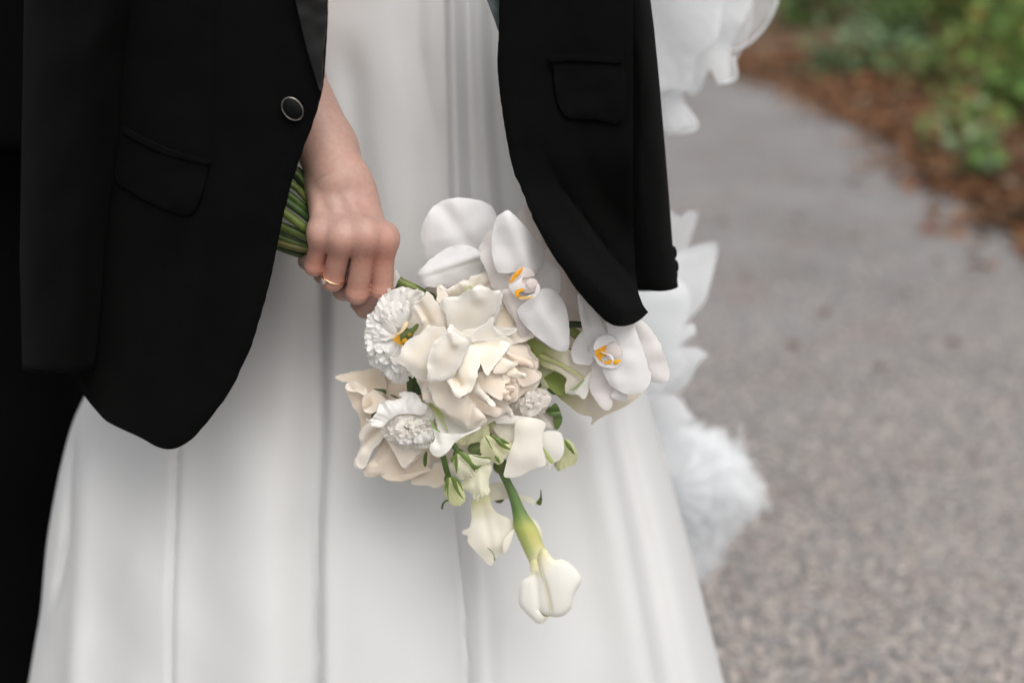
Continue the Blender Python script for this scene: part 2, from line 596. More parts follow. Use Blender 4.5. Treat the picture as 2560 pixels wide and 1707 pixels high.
def soil_mat(name, stops, scale):
    m, nt, out = new_mat(name)
    b = N(nt, 'ShaderNodeBsdfPrincipled', Roughness=.95)
    b.inputs['Specular IOR Level'].default_value = .15
    a = noise_tex(nt, scale, 6, .65)
    r = ramp(nt, a.outputs[0], stops)
    nt.links.new(r.outputs[0], b.inputs['Base Color'])
    bp = N(nt, 'ShaderNodeBump', Strength=.6, Distance=.02)
    nt.links.new(a.outputs[0], bp.inputs['Height'])
    nt.links.new(bp.outputs[0], b.inputs['Normal'])
    nt.links.new(b.outputs[0], out.inputs['Surface'])
    return m
M['path'] = path_mat()
M['ground'] = soil_mat('woodland_soil', [(.3, (.06, .04, .025)), (.7, (.13, .075, .04))], 3)
M['verge'] = soil_mat('verge_soil', [(.28, (.035, .028, .02)), (.5, (.14, .078, .046)), (.7, (.22, .125, .072))], 3)
M['litter'] = tint_mat('dry_leaf', (.9, .9, .9), .8, .15, 20, spec=.15, trans=.15)
M['shrubleaf'] = tint_mat('shrub_leaf', (.9, .9, .9), .55, .15, 12, spec=.3, trans=.25)
M['stone'] = tint_mat('tarmac_stone', (.9, .9, .9), .75, .15, 130, .2, 400, spec=.3)

g = mk('ground', [(-300, -60, -.012), (300, -60, -.012), (300, 600, -.012), (-300, 600, -.012)], [(0, 1, 2, 3)], M['ground'])
tag(g, kind='structure')
# right edge of the path, read off on the ground
EDGE_PX = [(1650, 160), (1700, 178), (1790, 205), (1880, 243), (2010, 312), (2140, 402), (2250, 492), (2352, 565)]
edge = [ground_at(*nat('F', p)) for p in EDGE_PX]
edge = [(e.x, e.y) for e in edge][::-1]
edge = [(edge[0][0] - .12, -4.0), (edge[0][0] - .04, edge[0][1] * .55)] + edge
edge += [(edge[-1][0] - .6, edge[-1][1] + 12), (edge[-1][0] - 4, edge[-1][1] + 40)]
edge = np.array(sorted(edge, key=lambda q: q[1]))
def edge_x(y):
    return float(np.interp(y, edge[:, 1], edge[:, 0])) + .13 * mnoise.noise(Vector((y * 1.5, 3, 0))) + .03 * mnoise.noise(Vector((y * 5, 9, 0)))
ys = np.concatenate([np.arange(-4, 14, .08), np.arange(14, 60, 1.0)])
V, F = [], []
for i, y in enumerate(ys):
    ex = edge_x(y)
    for x in (ex - 4.6, ex - 2.3, ex + .25):
        V.append((x, y, 0.0))
    if i:
        a = (i - 1) * 3
        for k in range(2): F.append((a + k, a + k + 1, a + k + 4, a + k + 3))
p = mk('path', V, F, M['path'])
tag(p, kind='structure')
# stones of the worn surface, near part
def ico():
    bm = bmesh.new(); bmesh.ops.create_icosphere(bm, subdivisions=1, radius=1)
    v = np.array([tuple(q.co) for q in bm.verts]); f = np.array([[q.index for q in fc.verts] for fc in bm.faces]); bm.free()
    return v, f
IV, IF = ico()
V, F, T = [], [], []
cnt = 0
pal = [(.36, .335, .32), (.41, .375, .355), (.31, .295, .29), (.45, .40, .355), (.22, .205, .20), (.40, .33, .305), (.52, .46, .415)]
tries = 0
while cnt < 20000 and tries < 60000:
    tries += 1
    y = 1.7 + rng.exponential(1.15)
    x = rng.uniform(.12, 2.4)
    if abs(x) > .40 * y + .12 or x > edge_x(y) - .05: continue
    s = rng.uniform(.0036, .008) * (1.25 if rng.random() < .12 else 1)
    sc = np.array([s * rng.uniform(.8, 1.3), s * rng.uniform(.8, 1.3), s * rng.uniform(.45, .7)])
    th = rng.uniform(0, 6.28)
    c_, s_ = math.cos(th), math.sin(th)
    q = IV * (1 + rng.normal(0, .1, (len(IV), 1))) * sc
    q = np.stack([q[:, 0] * c_ - q[:, 1] * s_, q[:, 0] * s_ + q[:, 1] * c_, q[:, 2]], 1)
    V.append(q + np.array([x, y, s * .12])); F.append(IF + len(IV) * cnt)
    T.append(np.tile(np.array(pal[rng.integers(len(pal))]) * rng.uniform(.85, 1.25), (len(IV), 1)))
    cnt += 1
o = mk('gravel', np.vstack(V), np.vstack(F), M['stone'], tint=np.vstack(T))
tag(o, 'small pinkish grey stones set in the worn path surface', 'gravel', kind='stuff')
# verge bank beside the path
V, F = [], []
offs = [0, .06, .15, .3, .5, .8, 1.2, 1.8, 2.6, 3.6, 5, 8, 14, 30]
for i, y in enumerate(ys):
    ex = edge_x(y)
    for k, d in enumerate(offs):
        z = .006 + .05 * min(1, d / .5) + .05 * min(d, 4) + .035 * mnoise.noise(Vector((d * 2.2, y * 2.2, 1))) * min(1, d * 3)
        V.append((ex + d, y, z))
    if i:
        n = len(offs); a = (i - 1) * n
        for k in range(n - 1): F.append((a + k, a + k + 1, a + n + k + 1, a + n + k))
o = mk('verge', V, F, M['verge'])
tag(o, kind='structure')
def verge_z(x, y):
    d = max(0, x - edge_x(y))
    return .006 + .05 * min(1, d / .5) + .05 * min(d, 4) + .035 * mnoise.noise(Vector((d * 2.2, y * 2.2, 1))) * min(1, d * 3)
LEAF = np.array([(0, 0, 0), (.32, .30, .06), (.62, .28, .05), (1, 0, -.04), (.62, -.28, .05), (.32, -.30, .06), (.5, 0, -.02)])
LEAFF = np.array([(0, 1, 6), (1, 2, 6), (2, 3, 6), (3, 4, 6), (4, 5, 6), (5, 0, 6)])
def rotm(yaw, pitch, roll):
    return np.array((Matrix.Rotation(yaw, 3, 'Z') @ Matrix.Rotation(pitch, 3, 'Y') @ Matrix.Rotation(roll, 3, 'X')))
def leaves(name, places, mat, parent=None, curl=1.0):
    V, F, T = [], [], []
    for i, (pos, size, yaw, pitch, roll, col) in enumerate(places):
        q = LEAF * np.array([size, size * rng.uniform(.7, 1.1), size * curl])
        V.append(q @ rotm(yaw, pitch, roll).T + np.array(pos)); F.append(LEAFF + 7 * i); T.append(np.tile(col, (7, 1)))
    return mk(name, np.vstack(V), np.vstack(F), mat, parent, tint=np.vstack(T), smooth=False)
lp = []
brown = [(.33, .15, .075), (.26, .15, .09), (.22, .105, .055), (.36, .17, .075), (.16, .09, .055), (.27, .17, .10), (.40, .23, .12), (.20, .08, .04), (.33, .25, .18)]
for _ in range(15000):
    y = rng.uniform(3.6, 16) if rng.random() < .8 else rng.uniform(3.6, 8)
    d = abs(rng.normal(0, 1.1)) if rng.random() < .65 else rng.uniform(0, 5)
    x = edge_x(y) + d - .04 - (.35 * rng.random() ** 3 if rng.random() < .4 else 0)
    s = rng.uniform(.04, .11)
    lp.append(((x, y, verge_z(x, y) + rng.uniform(.004, .03)), s, rng.uniform(0, 6.3), rng.normal(0, .35), rng.normal(0, .4),
               np.array(brown[rng.integers(len(brown))]) * rng.uniform(.65, 1.35) * np.array((1, 1, 1.0)) * (1 + .75 * mnoise.noise(Vector((x * 2.1, y * 1.1, 5))))))
o = leaves('leaf_litter', lp, M['litter'], curl=2.0)
tag(o, 'brown and orange fallen leaves covering the bank beside the path', 'leaf litter', kind='stuff')
# a few single leaves blown on to the path
SPOTS = [(1960, 420), (2150, 480), (1980, 560), (2330, 660), (2130, 600), (1870, 700), (2260, 740), (2080, 790), (2400, 860), (2050, 470), (1790, 560), (2330, 590), (2190, 930), (1960, 870)]
for i, q in enumerate(SPOTS):
    w = ground_at(*q)
    o = leaves('fallen_leaf', [((w.x, w.y, .012), rng.uniform(.035, .06), rng.uniform(0, 6.3), rng.normal(0, .1), rng.normal(0, .1), np.array((.24, .13, .09)) * rng.uniform(.7, 1.2))], M['litter'], curl=2.5)
    tag(o, 'small brown dead leaf lying alone on the grey path', 'leaf', 'single leaves on the path')

greens = [(.075, .14, .035), (.055, .11, .03), (.10, .17, .045), (.13, .19, .05), (.04, .08, .025), (.16, .20, .06), (.06, .13, .06)]
def shrub(px, py, h, w, n, label, cols, leaf=.06, yellow=0.0):
    q = nat('F', (px, py))
    zg = .1
    for _ in range(6):
        g_ = ground_at(*q, zg)
        zg = .6 * zg + .4 * verge_z(g_.x, g_.y)
    x, dist = g_.x, g_.y
    z0 = verge_z(x, dist)
    t_ = thing('shrub', label, 'shrub', (x, dist, z0), 'shrubs on the bank')
    nst = rng.integers(5, 9)
    pl = []
    for s in range(nst):
        a = rng.uniform(0, 6.28); rr = w * rng.uniform(.1, .55)
        tip = Vector((x + rr * math.cos(a), dist + rr * math.sin(a), z0 + h * rng.uniform(.6, 1.0)))
        mid = Vector((x + rr * .35 * math.cos(a), dist + rr * .35 * math.sin(a), z0 + h * .45))
        pp = smooth_path([(x, dist, z0 - .02), mid, tip], 4)
        tube('stem', pp, np.linspace(.009, .003, len(pp)), M['stem_wood'], t_, 5)
        for _ in range(n // nst):
            k = rng.random() ** .6
            c = Vector(pp[min(len(pp) - 1, int(k * len(pp)))])
            c = c + Vector(rng.normal(0, w * .22, 3)) * .8
            c.z = max(c.z, z0 + .02)
            col = np.array(cols[rng.integers(len(cols))]) * rng.uniform(.7, 1.35)
            if rng.random() < yellow: col = np.array((.30, .24, .06)) * rng.uniform(.7, 1.1)
            pl.append((tuple(c), leaf * rng.uniform(.6, 1.3), rng.uniform(0, 6.3), rng.normal(0, .5), rng.normal(0, .5), col))
    f = leaves('foliage', pl, M['shrubleaf'], t_)
    f['kind'] = 'stuff'
    return t_
M['stem_wood'] = tint_mat('shrub_stem', (.09, .06, .04), .8, .2, 40)
SH = [
 (2160, 55, .70, .9, 420, 'olive shrub with orange leaves between the two dark bushes', [greens[5], greens[3], greens[1]], .09, .3),
 (2360, 190, .55, .6, 360, 'bright yellow green shrub at the right edge', [greens[5], greens[3], greens[2]], .07, .15),
 (2050, 90, .34, .6, 200, 'pale green plant half way up the leaf bank', [(.12, .18, .08), greens[2]], .08, .05),
 (1850, 62, .55, 1.0, 420, 'bright green low shrub farthest up the path beside the tulle', [greens[2], greens[0], greens[6]], .09),
 (1985, 60, .60, 1.2, 480, 'mid green shrub behind the brown leaf bank near the top edge', [greens[0], greens[6], greens[2]], .09),
 (1910, 175, .22, .45, 120, 'low sage green plant nearest the path edge among brown leaves', [(.15, .20, .11), (.12, .18, .09)], .08),
 (2010, 172, .24, .45, 130, 'low blue green plant beside the sage plant on the leaf bank', [(.13, .20, .12), (.11, .17, .08)], .08),
 (2105, 105, .50, .8, 330, 'dark green leafy shrub at the top of the bank', [greens[0], greens[1], greens[4]], .08, .1),
 (2210, 125, .60, .7, 380, 'large shrub with yellowing leaves at the top edge', [greens[3], greens[2], greens[1]], .08, .25),
 (2325, 130, .75, .8, 520, 'tall dense green shrub in the top right corner', [greens[2], greens[5], greens[0]], .075, .15),
 (2290, 215, .36, .5, 240, 'yellow green bush below the corner shrub', [greens[5], greens[3], greens[2]], .07, .15),
 (2145, 205, .22, .4, 110, 'small olive green plant in front of the yellowing shrub', [greens[5], greens[2]], .07),
 (2345, 300, .30, .4, 190, 'green bush at the right edge above the path', [greens[2], greens[0], greens[3]], .06),
 (2200, 345, .17, .34, 110, 'low trailing green plant close to the path edge', [greens[2], greens[3], (.14, .18, .09)], .055),
 (2262, 405, .12, .24, 60, 'small pale green weed nearest the path edge', [(.15, .20, .12), greens[2]], .05),
 (2255, 60, 1.1, 1.3, 520, 'dark bush deep behind the corner shrub', [greens[4], greens[1], greens[0]], .10, .1),
 (2110, 40, 1.0, 1.4, 480, 'dark green bush deep behind the leafy shrub', [greens[4], greens[1], greens[0]], .10, .1),
 (2400, 90, 1.0, 1.0, 460, 'dark bush at the right edge behind the yellow green bush', [greens[4], greens[1], greens[0]], .09, .1),
]
for a in SH:
    shrub(a[0], a[1], a[2] * 1.45, a[3] * 1.35, int(a[4] * .95), a[5], [tuple(1.75 * v for v in c) for c in a[6]], a[7] * 1.9, a[8] if len(a) > 8 else .03)

# ================================================================== THE SECOND PERSON, AT THE LEFT EDGE
def lathe_fn_body(P, x, y, grow=0.0, torso=True, legs=True):
    d = np.full(P.shape[:-1], 9.0)
    if legs:
        for s in (-1, 1):
            l = smin(sd_cone(P, (x + s * .085, y, .90), (x + s * .085, y - .01, .50), .095 + grow, .074 + grow),
                     sd_cone(P, (x + s * .085, y - .01, .50), (x + s * .088, y + .02, .09), .074 + grow, .062 + grow), .05)
            d = np.minimum(d, l) if s == -1 else smin(d, l, .02)
    if torso:
        t = sd_ell(P, (x, y, 1.02), (.19 + grow, .13 + grow, .20 + grow))
        t = smin(t, sd_ell(P, (x, y, 1.28), (.215 + grow, .13 + grow, .22 + grow)), .08)
        t = smin(t, sd_cone(P, (x - .18, y, 1.46), (x + .18, y, 1.46), .06 + grow, .06 + grow), .06)
        d = smin(d, t, .06) if legs else t
    return d
PX, PY = -.52, 1.72
p2 = thing('person', 'person in a black suit cut off by the left edge, standing behind the jacket sleeve', 'person', (PX, PY, 0))
def f_body(P):
    d = lathe_fn_body(P, PX, PY)
    for s in (-1, 1):
        d = smin(d, sd_cone(P, (PX + s * .21, PY, 1.44), (PX + s * .27, PY + .02, 1.14), .05, .042), .04)
        d = smin(d, sd_cone(P, (PX + s * .27, PY + .02, 1.14), (PX + s * .19, PY - .07, .90), .042, .03), .03)
        d = smin(d, sd_ell(P, (PX + s * .14, PY - .05, .84), (.03, .03, .07)), .02)
        d = smin(d, sd_ell(P, (PX + s * .12, PY - .06, .05), (.05, .13, .045)), .03)
    d = smin(d, sd_cone(P, (PX, PY, 1.46), (PX, PY, 1.60), .06, .055), .05)
    d = smin(d, sd_ell(P, (PX, PY - .02, 1.71), (.078, .10, .12)), .02)
    d = smin(d, sd_cone(P, (PX, PY - .11, 1.72), (PX, PY - .135, 1.685), .012, .016), .012)
    return d
v, f = surface_nets(f_body, (PX - .36, PY - .24, -.01), (PX + .36, PY + .2, 1.86), .014)
mk('body', v, f, M['skin'], p2)
def f_tr(P):
    d = lathe_fn_body(P, PX, PY, .028, torso=False)
    d = smin(d, sd_ell(P, (PX, PY, .92), (.20, .145, .14)), .06)
    w = .003 * np.sin(P[..., 2] * 40 + P[..., 0] * 60) * np.clip(1 - P[..., 2], 0, 1)
    return d + w
v, f = surface_nets(f_tr, (PX - .34, PY - .26, .03), (PX + .34, PY + .22, 1.10), .011)
mk('trousers', v, f, M['black_person'], p2)
def f_jk(P):
    d = lathe_fn_body(P, PX, PY, .03, legs=False)
    d = smin(d, sd_cone(P, (PX, PY, 1.1), (PX, PY, .86), .2, .215), .06)
    q = P.copy(); q[..., 1] = (q[..., 1] - PY) * 1.45 + PY
    skirt = smin(d, sd_cone(q, (PX, PY, 1.05), (PX, PY, .80), .22, .235), .05)
    d = np.maximum(skirt, .885 - P[..., 2])
    for s in (-1, 1):
        d = smin(d, sd_cone(P, (PX + s * .215, PY, 1.44), (PX + s * .275, PY + .02, 1.14), .078, .066), .03)
        d = smin(d, sd_cone(P, (PX + s * .275, PY + .02, 1.14), (PX + s * .19, PY - .07, .90), .066, .05), .03)
    return d
v, f = surface_nets(f_jk, (PX - .42, PY - .26, .80), (PX + .42, PY + .24, 1.62), .011)
mk('jacket', v, f, M['black_person'], p2)

# ================================================================== THE BRIDE: DRESS
BX, BYC = -.085, 1.39
bride = thing('person', 'bride in a plain white dress holding the bouquet, ring on her finger', 'person', (BX, BYC, 0))
SILL = [(-700, 640), (-350, 600), (-150, 590), (0, 575), (400, 470), (600, 390), (800, 270), (905, 200), (1010, 160), (1200, 122), (1370, 105), (1450, 92), (1568, 72), (1800, 30)]
SILR = [(-700, 1290), (-350, 1330), (-150, 1330), (0, 1345), (400, 1400), (600, 1425), (800, 1460), (905, 1485), (1100, 1540), (1330, 1602), (1568, 1662), (1800, 1722)]
SILL = np.array(catmull([(b, a) for a, b in SILL], 6, False))[:, ::-1]
SILR = np.array(catmull([(b, a) for a, b in SILR], 6, False))[:, ::-1]
def polyx(line, y):
    ly = [q[1] for q in line]; lx = [q[0] for q in line]
    return np.interp(y, ly, lx)
def sm(e0, e1, t):  # smooth step, also downwards when e1 < e0
    t = np.clip((t - e0) / (e1 - e0), 0, 1)
    return t * t * (3 - 2 * t)
# folds: line in view, depth (mm, + is away), width left and right of the line, and where it fades in / out (F pixels)
FOLDS = [
 ([(700, 350), (740, 620), (738, 1000), (724, 1250), (728, 1800)], 19.0, 62, 16, 480, 640, 1700, 1900, 1.0),
 ([(745, 600), (752, 1000), (745, 1300), (742, 1800)], -5.0, 10, 40, 500, 640, 1700, 1900, 1.0),
 ([(722, 1000), (722, 1250), (728, 1800)], 3.5, 9, 8, 1000, 1300, 1900, 2000, 1.0),
 ([(408, 1000), (396, 1300), (388, 1800)], 6.0, 8, 7, 700, 1000, 1900, 2000, 1.0),
 ([(470, 900), (455, 1200), (440, 1800)], 4.2, 40, 60, 900, 1150, 1900, 2000, 1.0),
 ([(560, 850), (600, 1150), (620, 1800)], -9.0, 90, 80, 850, 1200, 1900, 2000, 1.0),
 ([(300, 1000), (260, 1300), (240, 1800)], 4.2, 50, 50, 950, 1200, 1900, 2000, 1.0),
 ([(165, 1000), (150, 1250), (120, 1400)], 16.0, 14, 10, 930, 1050, 1330, 1420, 1.0),
 ([(195, 1050), (185, 1300), (160, 1800)], -10.0, 25, 30, 950, 1100, 1900, 2000, 1.0),
 ([(820, 700), (830, 1100), (830, 1800)], -4.8, 60, 70, 600, 900, 1900, 2000, 1.0),
 ([(960, 950), (980, 1250), (985, 1800)], 6.0, 85, 80, 900, 1150, 1900, 2000, 1.0),
 ([(1085, 1100), (1112, 1350), (1125, 1800)], -16.0, 40, 30, 1050, 1250, 1900, 2000, 1.0),
 ([(1040, 1150), (1066, 1350), (1090, 1800)], 3.0, 5, 4, 1100, 1250, 1900, 2000, 1.0),
 ([(1250, 950), (1300, 1250), (1345, 1800)], 10.2, 95, 90, 850, 1050, 1900, 2000, 1.0),
 ([(1372, 900), (1442, 1250), (1545, 1800)], -21.1, 75, 18, 850, 980, 1900, 2000, 1.0),
 ([(1395, 900), (1478, 1250), (1590, 1800)], 14.6, 35, 50, 850, 980, 1900, 2000, 1.0),
 ([(1430, 900), (1535, 1250), (1640, 1800)], -8.4, 42, 37, 850, 980, 1900, 2000, 1.0),
 ([(1036, -700), (1040, 0), (1046, 300), (1052, 520), (1060, 620)], -5.4, 12, 14, -900, -800, 560, 700, 1.0),
 ([(1016, -700), (1020, 0), (1026, 300), (1034, 520), (1040, 620)], 4.3, 26, 8, -900, -800, 560, 700, 1.0),
 ([(1075, -700), (1072, 0), (1078, 300), (1084, 520), (1090, 620)], 3.8, 9, 19, -900, -800, 560, 700, 1.0),
 ([(1098, -700), (1098, 40), (1112, 300), (1130, 520), (1150, 620)], -3.5, 16, 19, -900, -800, 560, 700, 1.0),
 ([(1118, -700), (1128, 60), (1140, 300), (1160, 520), (1180, 620)], 3.5, 16, 26, -900, -800, 600, 750, 1.0),
 ([(880, -700), (880, 50), (930, 400), (940, 620)], -1.5, 108, 72, -900, -800, 560, 800, 1.0),
 ([(800, 100), (815, 300), (840, 500)], 6.0, 40, 40, 50, 200, 500, 700, 1.0),
 ([(955, 100), (990, 300), (1000, 500)], 7.0, 40, 30, -900, 0, 500, 700, 1.0),
]
rows = list(np.arange(-330, 1800, 14))
NFR, NBK = 250, 50
V, F = [], []
rowsz = []
def dress_row(yF):
    xl = np.interp(yF, SILL[:, 0], SILL[:, 1]); xr = np.interp(yF, SILR[:, 0], SILR[:, 1])
    pl = at(*nat('F', (xl, yF)), BYC); pr = at(*nat('F', (xr, yF)), BYC)
    cx = (pl.x + pr.x) / 2; hw = (pr.x - pl.x) / 2; z = (pl.z + pr.z) / 2
    b = .15 + .05 * sm(300, 1500, yF)
    u = np.linspace(-1, 1, NFR)
    u = np.sign(u) * (1 - (1 - np.abs(u)) ** 1.25)
    xs = cx + hw * u
    Y = BYC - b * np.power(np.clip(1 - np.abs(u) ** 2.3, 0, 1), .55)
    # view position of each vertex for the folds
    t = (z - CAM_H)
    # camera projection
    dz = z - CAM_H
    fw = Y * CP - dz * SP
    upv = Y * SP + dz * CP
    fx = (1280 + FPX * xs / fw) * .91875
    fy = (853.5 - FPX * upv / fw) * .91875
    edgef = np.clip((1 - np.abs(u)) * 9, 0, 1)
    dY = np.zeros_like(Y)
    for (line, amp, wl, wr, a0, a1, b0, b1, pw) in FOLDS:
        x0 = polyx(line, fy)
        env = sm(a0, a1, fy) * (1 - sm(b0, b1, fy))
        d = fx - x0
        g_ = np.where(d < 0, np.exp(-(d / wl) ** 2), np.exp(-(d / wr) ** 2))
        dY += amp / 1000 * g_ * env
    nzv = np.array([mnoise.noise(Vector((x * 7, z * 2.2, 4))) + .5 * mnoise.noise(Vector((x * 16, z * 5, 8))) for x in xs])
    dY += nzv * .004 * sm(200, 1200, fy)
    wr_ = np.array([mnoise.noise(Vector((x * 15 + z * 13, z * 5 - x * 3, 21))) + .5 * mnoise.noise(Vector((x * 34 - z * 20, z * 12, 33))) for x in xs])
    dY += wr_ * (.0008 + .0022 * sm(620, 300, fx) * sm(1000, 1300, fy))
    Y = Y + dY * edgef
    front = [(x, yy, z) for x, yy in zip(xs, Y)]
    th = np.linspace(0, math.pi, NBK + 2)[1:-1]
    back = [(cx + hw * math.cos(a), BYC + (b + .05) * math.sin(a) + .012 * math.sin(a * 14) * sm(300, 1500, yF), z) for a in th]
    return front + back
for yF in rows: V += dress_row(yF)
# down to the floor
last = np.array(V[-(NFR + NBK):]); zl = last[:, 2].mean(); c0 = last.mean(0)
for k in range(1, 9):
    s = k / 8
    q = last.copy()
    q[:, 2] = zl * (1 - s) + .01
    q[:, :2] = c0[:2] + (last[:, :2] - c0[:2]) * (1 + .55 * s)
    V += [tuple(r) for r in q]
n = NFR + NBK
nr = len(V) // n
for i in range(nr - 1):
    for k in range(n):
        F.append((i * n + k, i * n + (k + 1) % n, (i + 1) * n + (k + 1) % n, (i + 1) * n + k))
F = [tuple(reversed(f)) for f in F]
mk('dress', V, F, M['dress'], bride, solid=.0012, offset=0)

# ================================================================== THE JACKET
jacket = thing('suit_jacket', 'black wool suit jacket draped open over the bride\'s shoulders', 'jacket', (BX, 1.45, .62))
def fpx(v): return v * .91875
def lf_depth(V):
    x, y = V[:, 0] * .91875, V[:, 1] * .91875
    t = np.clip((640 - x) / 520, -.3, 1)
    d = -.012 + .12 * np.clip(t, 0, 1) ** 2
    d += .012 * np.exp(-((x - 560 + .10 * y) / 90) ** 2) * 0
    # seam and soft folds
    d += .0022 * np.exp(-((x - (496 - .02 * y)) / 3.5) ** 2) * (y < 370)
    d += -.010 * np.exp(-((x - (545 - .32 * (y - 380))) / 70) ** 2) * sm(200, 500, y)
    d += .010 * np.exp(-((x - (430 - .20 * (y - 500))) / 60) ** 2) * sm(430, 620, y)
    d += -.006 * np.exp(-((x - (330 - .1 * (y - 700))) / 50) ** 2) * sm(560, 760, y)
    return d
LFP = [(760, -330), (754, -150), (750, 0), (747, 80), (743, 150), (736, 210), (716, 280), (690, 350), (660, 440), (640, 530), (622, 620), (600, 710), (575, 790), (545, 860), (510, 920), (480, 960), (450, 995), (420, 1018), (390, 1028), (360, 1020), (330, 1003), (290, 985), (250, 965), (230, 945), (205, 915), (190, 890), (150, 800), (120, 600), (105, 300), (110, 0), (140, -200), (260, -330)]
sheet('front_panel', 'F', LFP, -28, M['wool'], jacket, dome=0, nz=.35, step=11, thick=.0045, depth_fn=lf_depth, curl=2.5, curl_w=10)
# pocket flap and welt, left
def on_panel(off):
    return lambda V: lf_depth(V) - off
sheet('pocket_flap', 'J1', [(575, 608), (650, 650), (760, 700), (850, 722), (943, 748), (935, 830), (905, 920), (885, 962), (850, 978), (790, 960), (700, 925), (600, 870), (530, 815), (548, 700)], -28, M['wool'], jacket, dome=0, nz=1.0, step=7, thick=.003, depth_fn=on_panel(.0062), curl=1.2, curl_w=6, smooth_n=3)
sheet('pocket_welt', 'J1', [(572, 582), (660, 630), (780, 685), (860, 705), (948, 728), (946, 748), (850, 724), (760, 702), (650, 652), (572, 608)], -28, M['wool'], jacket, dome=1.5, nz=.3, step=5, thick=.003, depth_fn=on_panel(.0085), smooth_n=2)
sheet('lapel', 'J1', [(1270, -420), (1350, 0), (1390, 180), (1430, 320), (1462, 418), (1470, 330), (1480, 180), (1488, 60), (1493, -100), (1500, -420)], -28, M['satin'], jacket, dome=2.5, nz=.6, step=7, thick=.003, depth_fn=on_panel(.006), smooth_n=3)
# front button
def disc(name, fr, c, ax, ay, rot, y, mat, parent, th=.004, seg=36, dfn=None, prof=None):
    V = []
    prof = prof or [(0, -1), (.8, -1), (.97, -.75), (1.0, -.2), (1, 0)]
    cx, cy = nat(fr, c)
    base = Y0 + y / 1000
    rings = []
    for (rr, hh) in prof:
        for k in range(seg):
            a = 2 * math.pi * k / seg
            ex, ey = ax * rr * math.cos(a), ay * rr * math.sin(a)
            px = cx + ex * math.cos(rot) - ey * math.sin(rot)
            py = cy + ex * math.sin(rot) + ey * math.cos(rot)
            V.append(at(px, py, base + hh * th))
    Fc = []
    for i in range(len(prof) - 1):
        for k in range(seg):
            Fc.append((i * seg + k, i * seg + (k + 1) % seg, (i + 1) * seg + (k + 1) % seg, (i + 1) * seg + k))
    return mk(name, V, Fc, mat, parent)
bt = disc('button', 'J1', (1333, 497), 31, 22.5, R(52), -46, M['button'], jacket, th=.0035)
cx, cy = nat('J1', (1333, 497))
rim = []
for k in range(41):
    a = 2 * math.pi * k / 40
    ex, ey = 31 * math.cos(a), 23 * math.sin(a)
    rim.append(at(cx + ex * math.cos(R(52)) - ey * math.sin(R(52)), cy + ex * math.sin(R(52)) + ey * math.cos(R(52)), Y0 - .048))
tube('rim', rim, .0004, M['metal'], bt, 8)
# sleeve tubes
def sleeve(left, right, yd, ry, name, wr=1.0):
    """left/right outlines in view; oval tube hanging from the shoulder"""
    ysv = np.arange(-340, max(left[-1][1], right[-1][1]) + .1, 17)
    V, Fc = [], []
    seg = 72
    for i, yv in enumerate(ysv):
        xl, xr = polyx(left, yv), polyx(right, yv)
        Yc = yd(yv); rdep = ry(yv)
        cxm = (xl + xr) / 2; hw = (xr - xl) / 2
        for k in range(seg):
            a = 2 * math.pi * k / seg
            sx, sy = math.sin(a), -math.cos(a)
            bump = .0035 * math.sin(3 * a + yv * .009) * (.5 + .5 * math.sin(yv * .02)) + .0025 * mnoise.noise(Vector((a * 1.4, yv * .012, 2)))
            lowv = (yv == ysv[-1])
            V.append(at(*nat('F', (cxm + hw * sx, yv + (6 * math.sin(a * 2 + 1) if lowv else 0))), Yc + (rdep + bump) * sy))
        if i:
            for k in range(seg):
                Fc.append(((i - 1) * seg + k, (i - 1) * seg + (k + 1) % seg, i * seg + (k + 1) % seg, i * seg + k))
    # turn the cuff inwards
    i0 = (len(ysv) - 1) * seg
    base = [V[i0 + k] for k in range(seg)]
    cen = sum(base, Vector()) / seg
    for s, dz in ((.93, .0), (.9, .012), (.86, .025)):
        j0 = len(V)
        for k in range(seg):
            q = cen + (base[k] - cen) * s
            V.append(Vector((q.x, q.y, q.z + dz)))
        for k in range(seg):
            Fc.append((j0 - seg + k, j0 - seg + (k + 1) % seg, j0 + (k + 1) % seg, j0 + k))
    Fc = [tuple(reversed(f)) for f in Fc]
    return mk(name, V, Fc, M['wool'], jacket)
sleeve([(70, -340), (55, 0), (50, 300), (45, 600), (52, 855)], [(420, -340), (334, 0), (305, 120), (288, 300), (270, 420), (247, 560), (236, 700), (217, 855)],
       lambda y: 1.185 - .00002 * y, lambda y: .088 - .000028 * max(y, 0), 'sleeve')
RSL = [(1330, -340), (1392, -30), (1405, 20), (1416, 80), (1422, 130), (1424, 280), (1428, 480), (1430, 600), (1436, 664)]
RSR = [(1430, -340), (1490, -30), (1502, 60), (1514, 180), (1526, 320), (1536, 440), (1545, 560), (1552, 600), (1558, 664)]
rs = sleeve(RSL, RSR, lambda y: 1.225 - .00001 * y, lambda y: .066 - .000018 * max(y, 0), 'sleeve')
for q in ((958, 1150), (966, 1212), (962, 1248)):
    disc('cuff_button', 'J6', q, 7, 16, R(-6), 102, M['button'], rs, th=.006, seg=16)
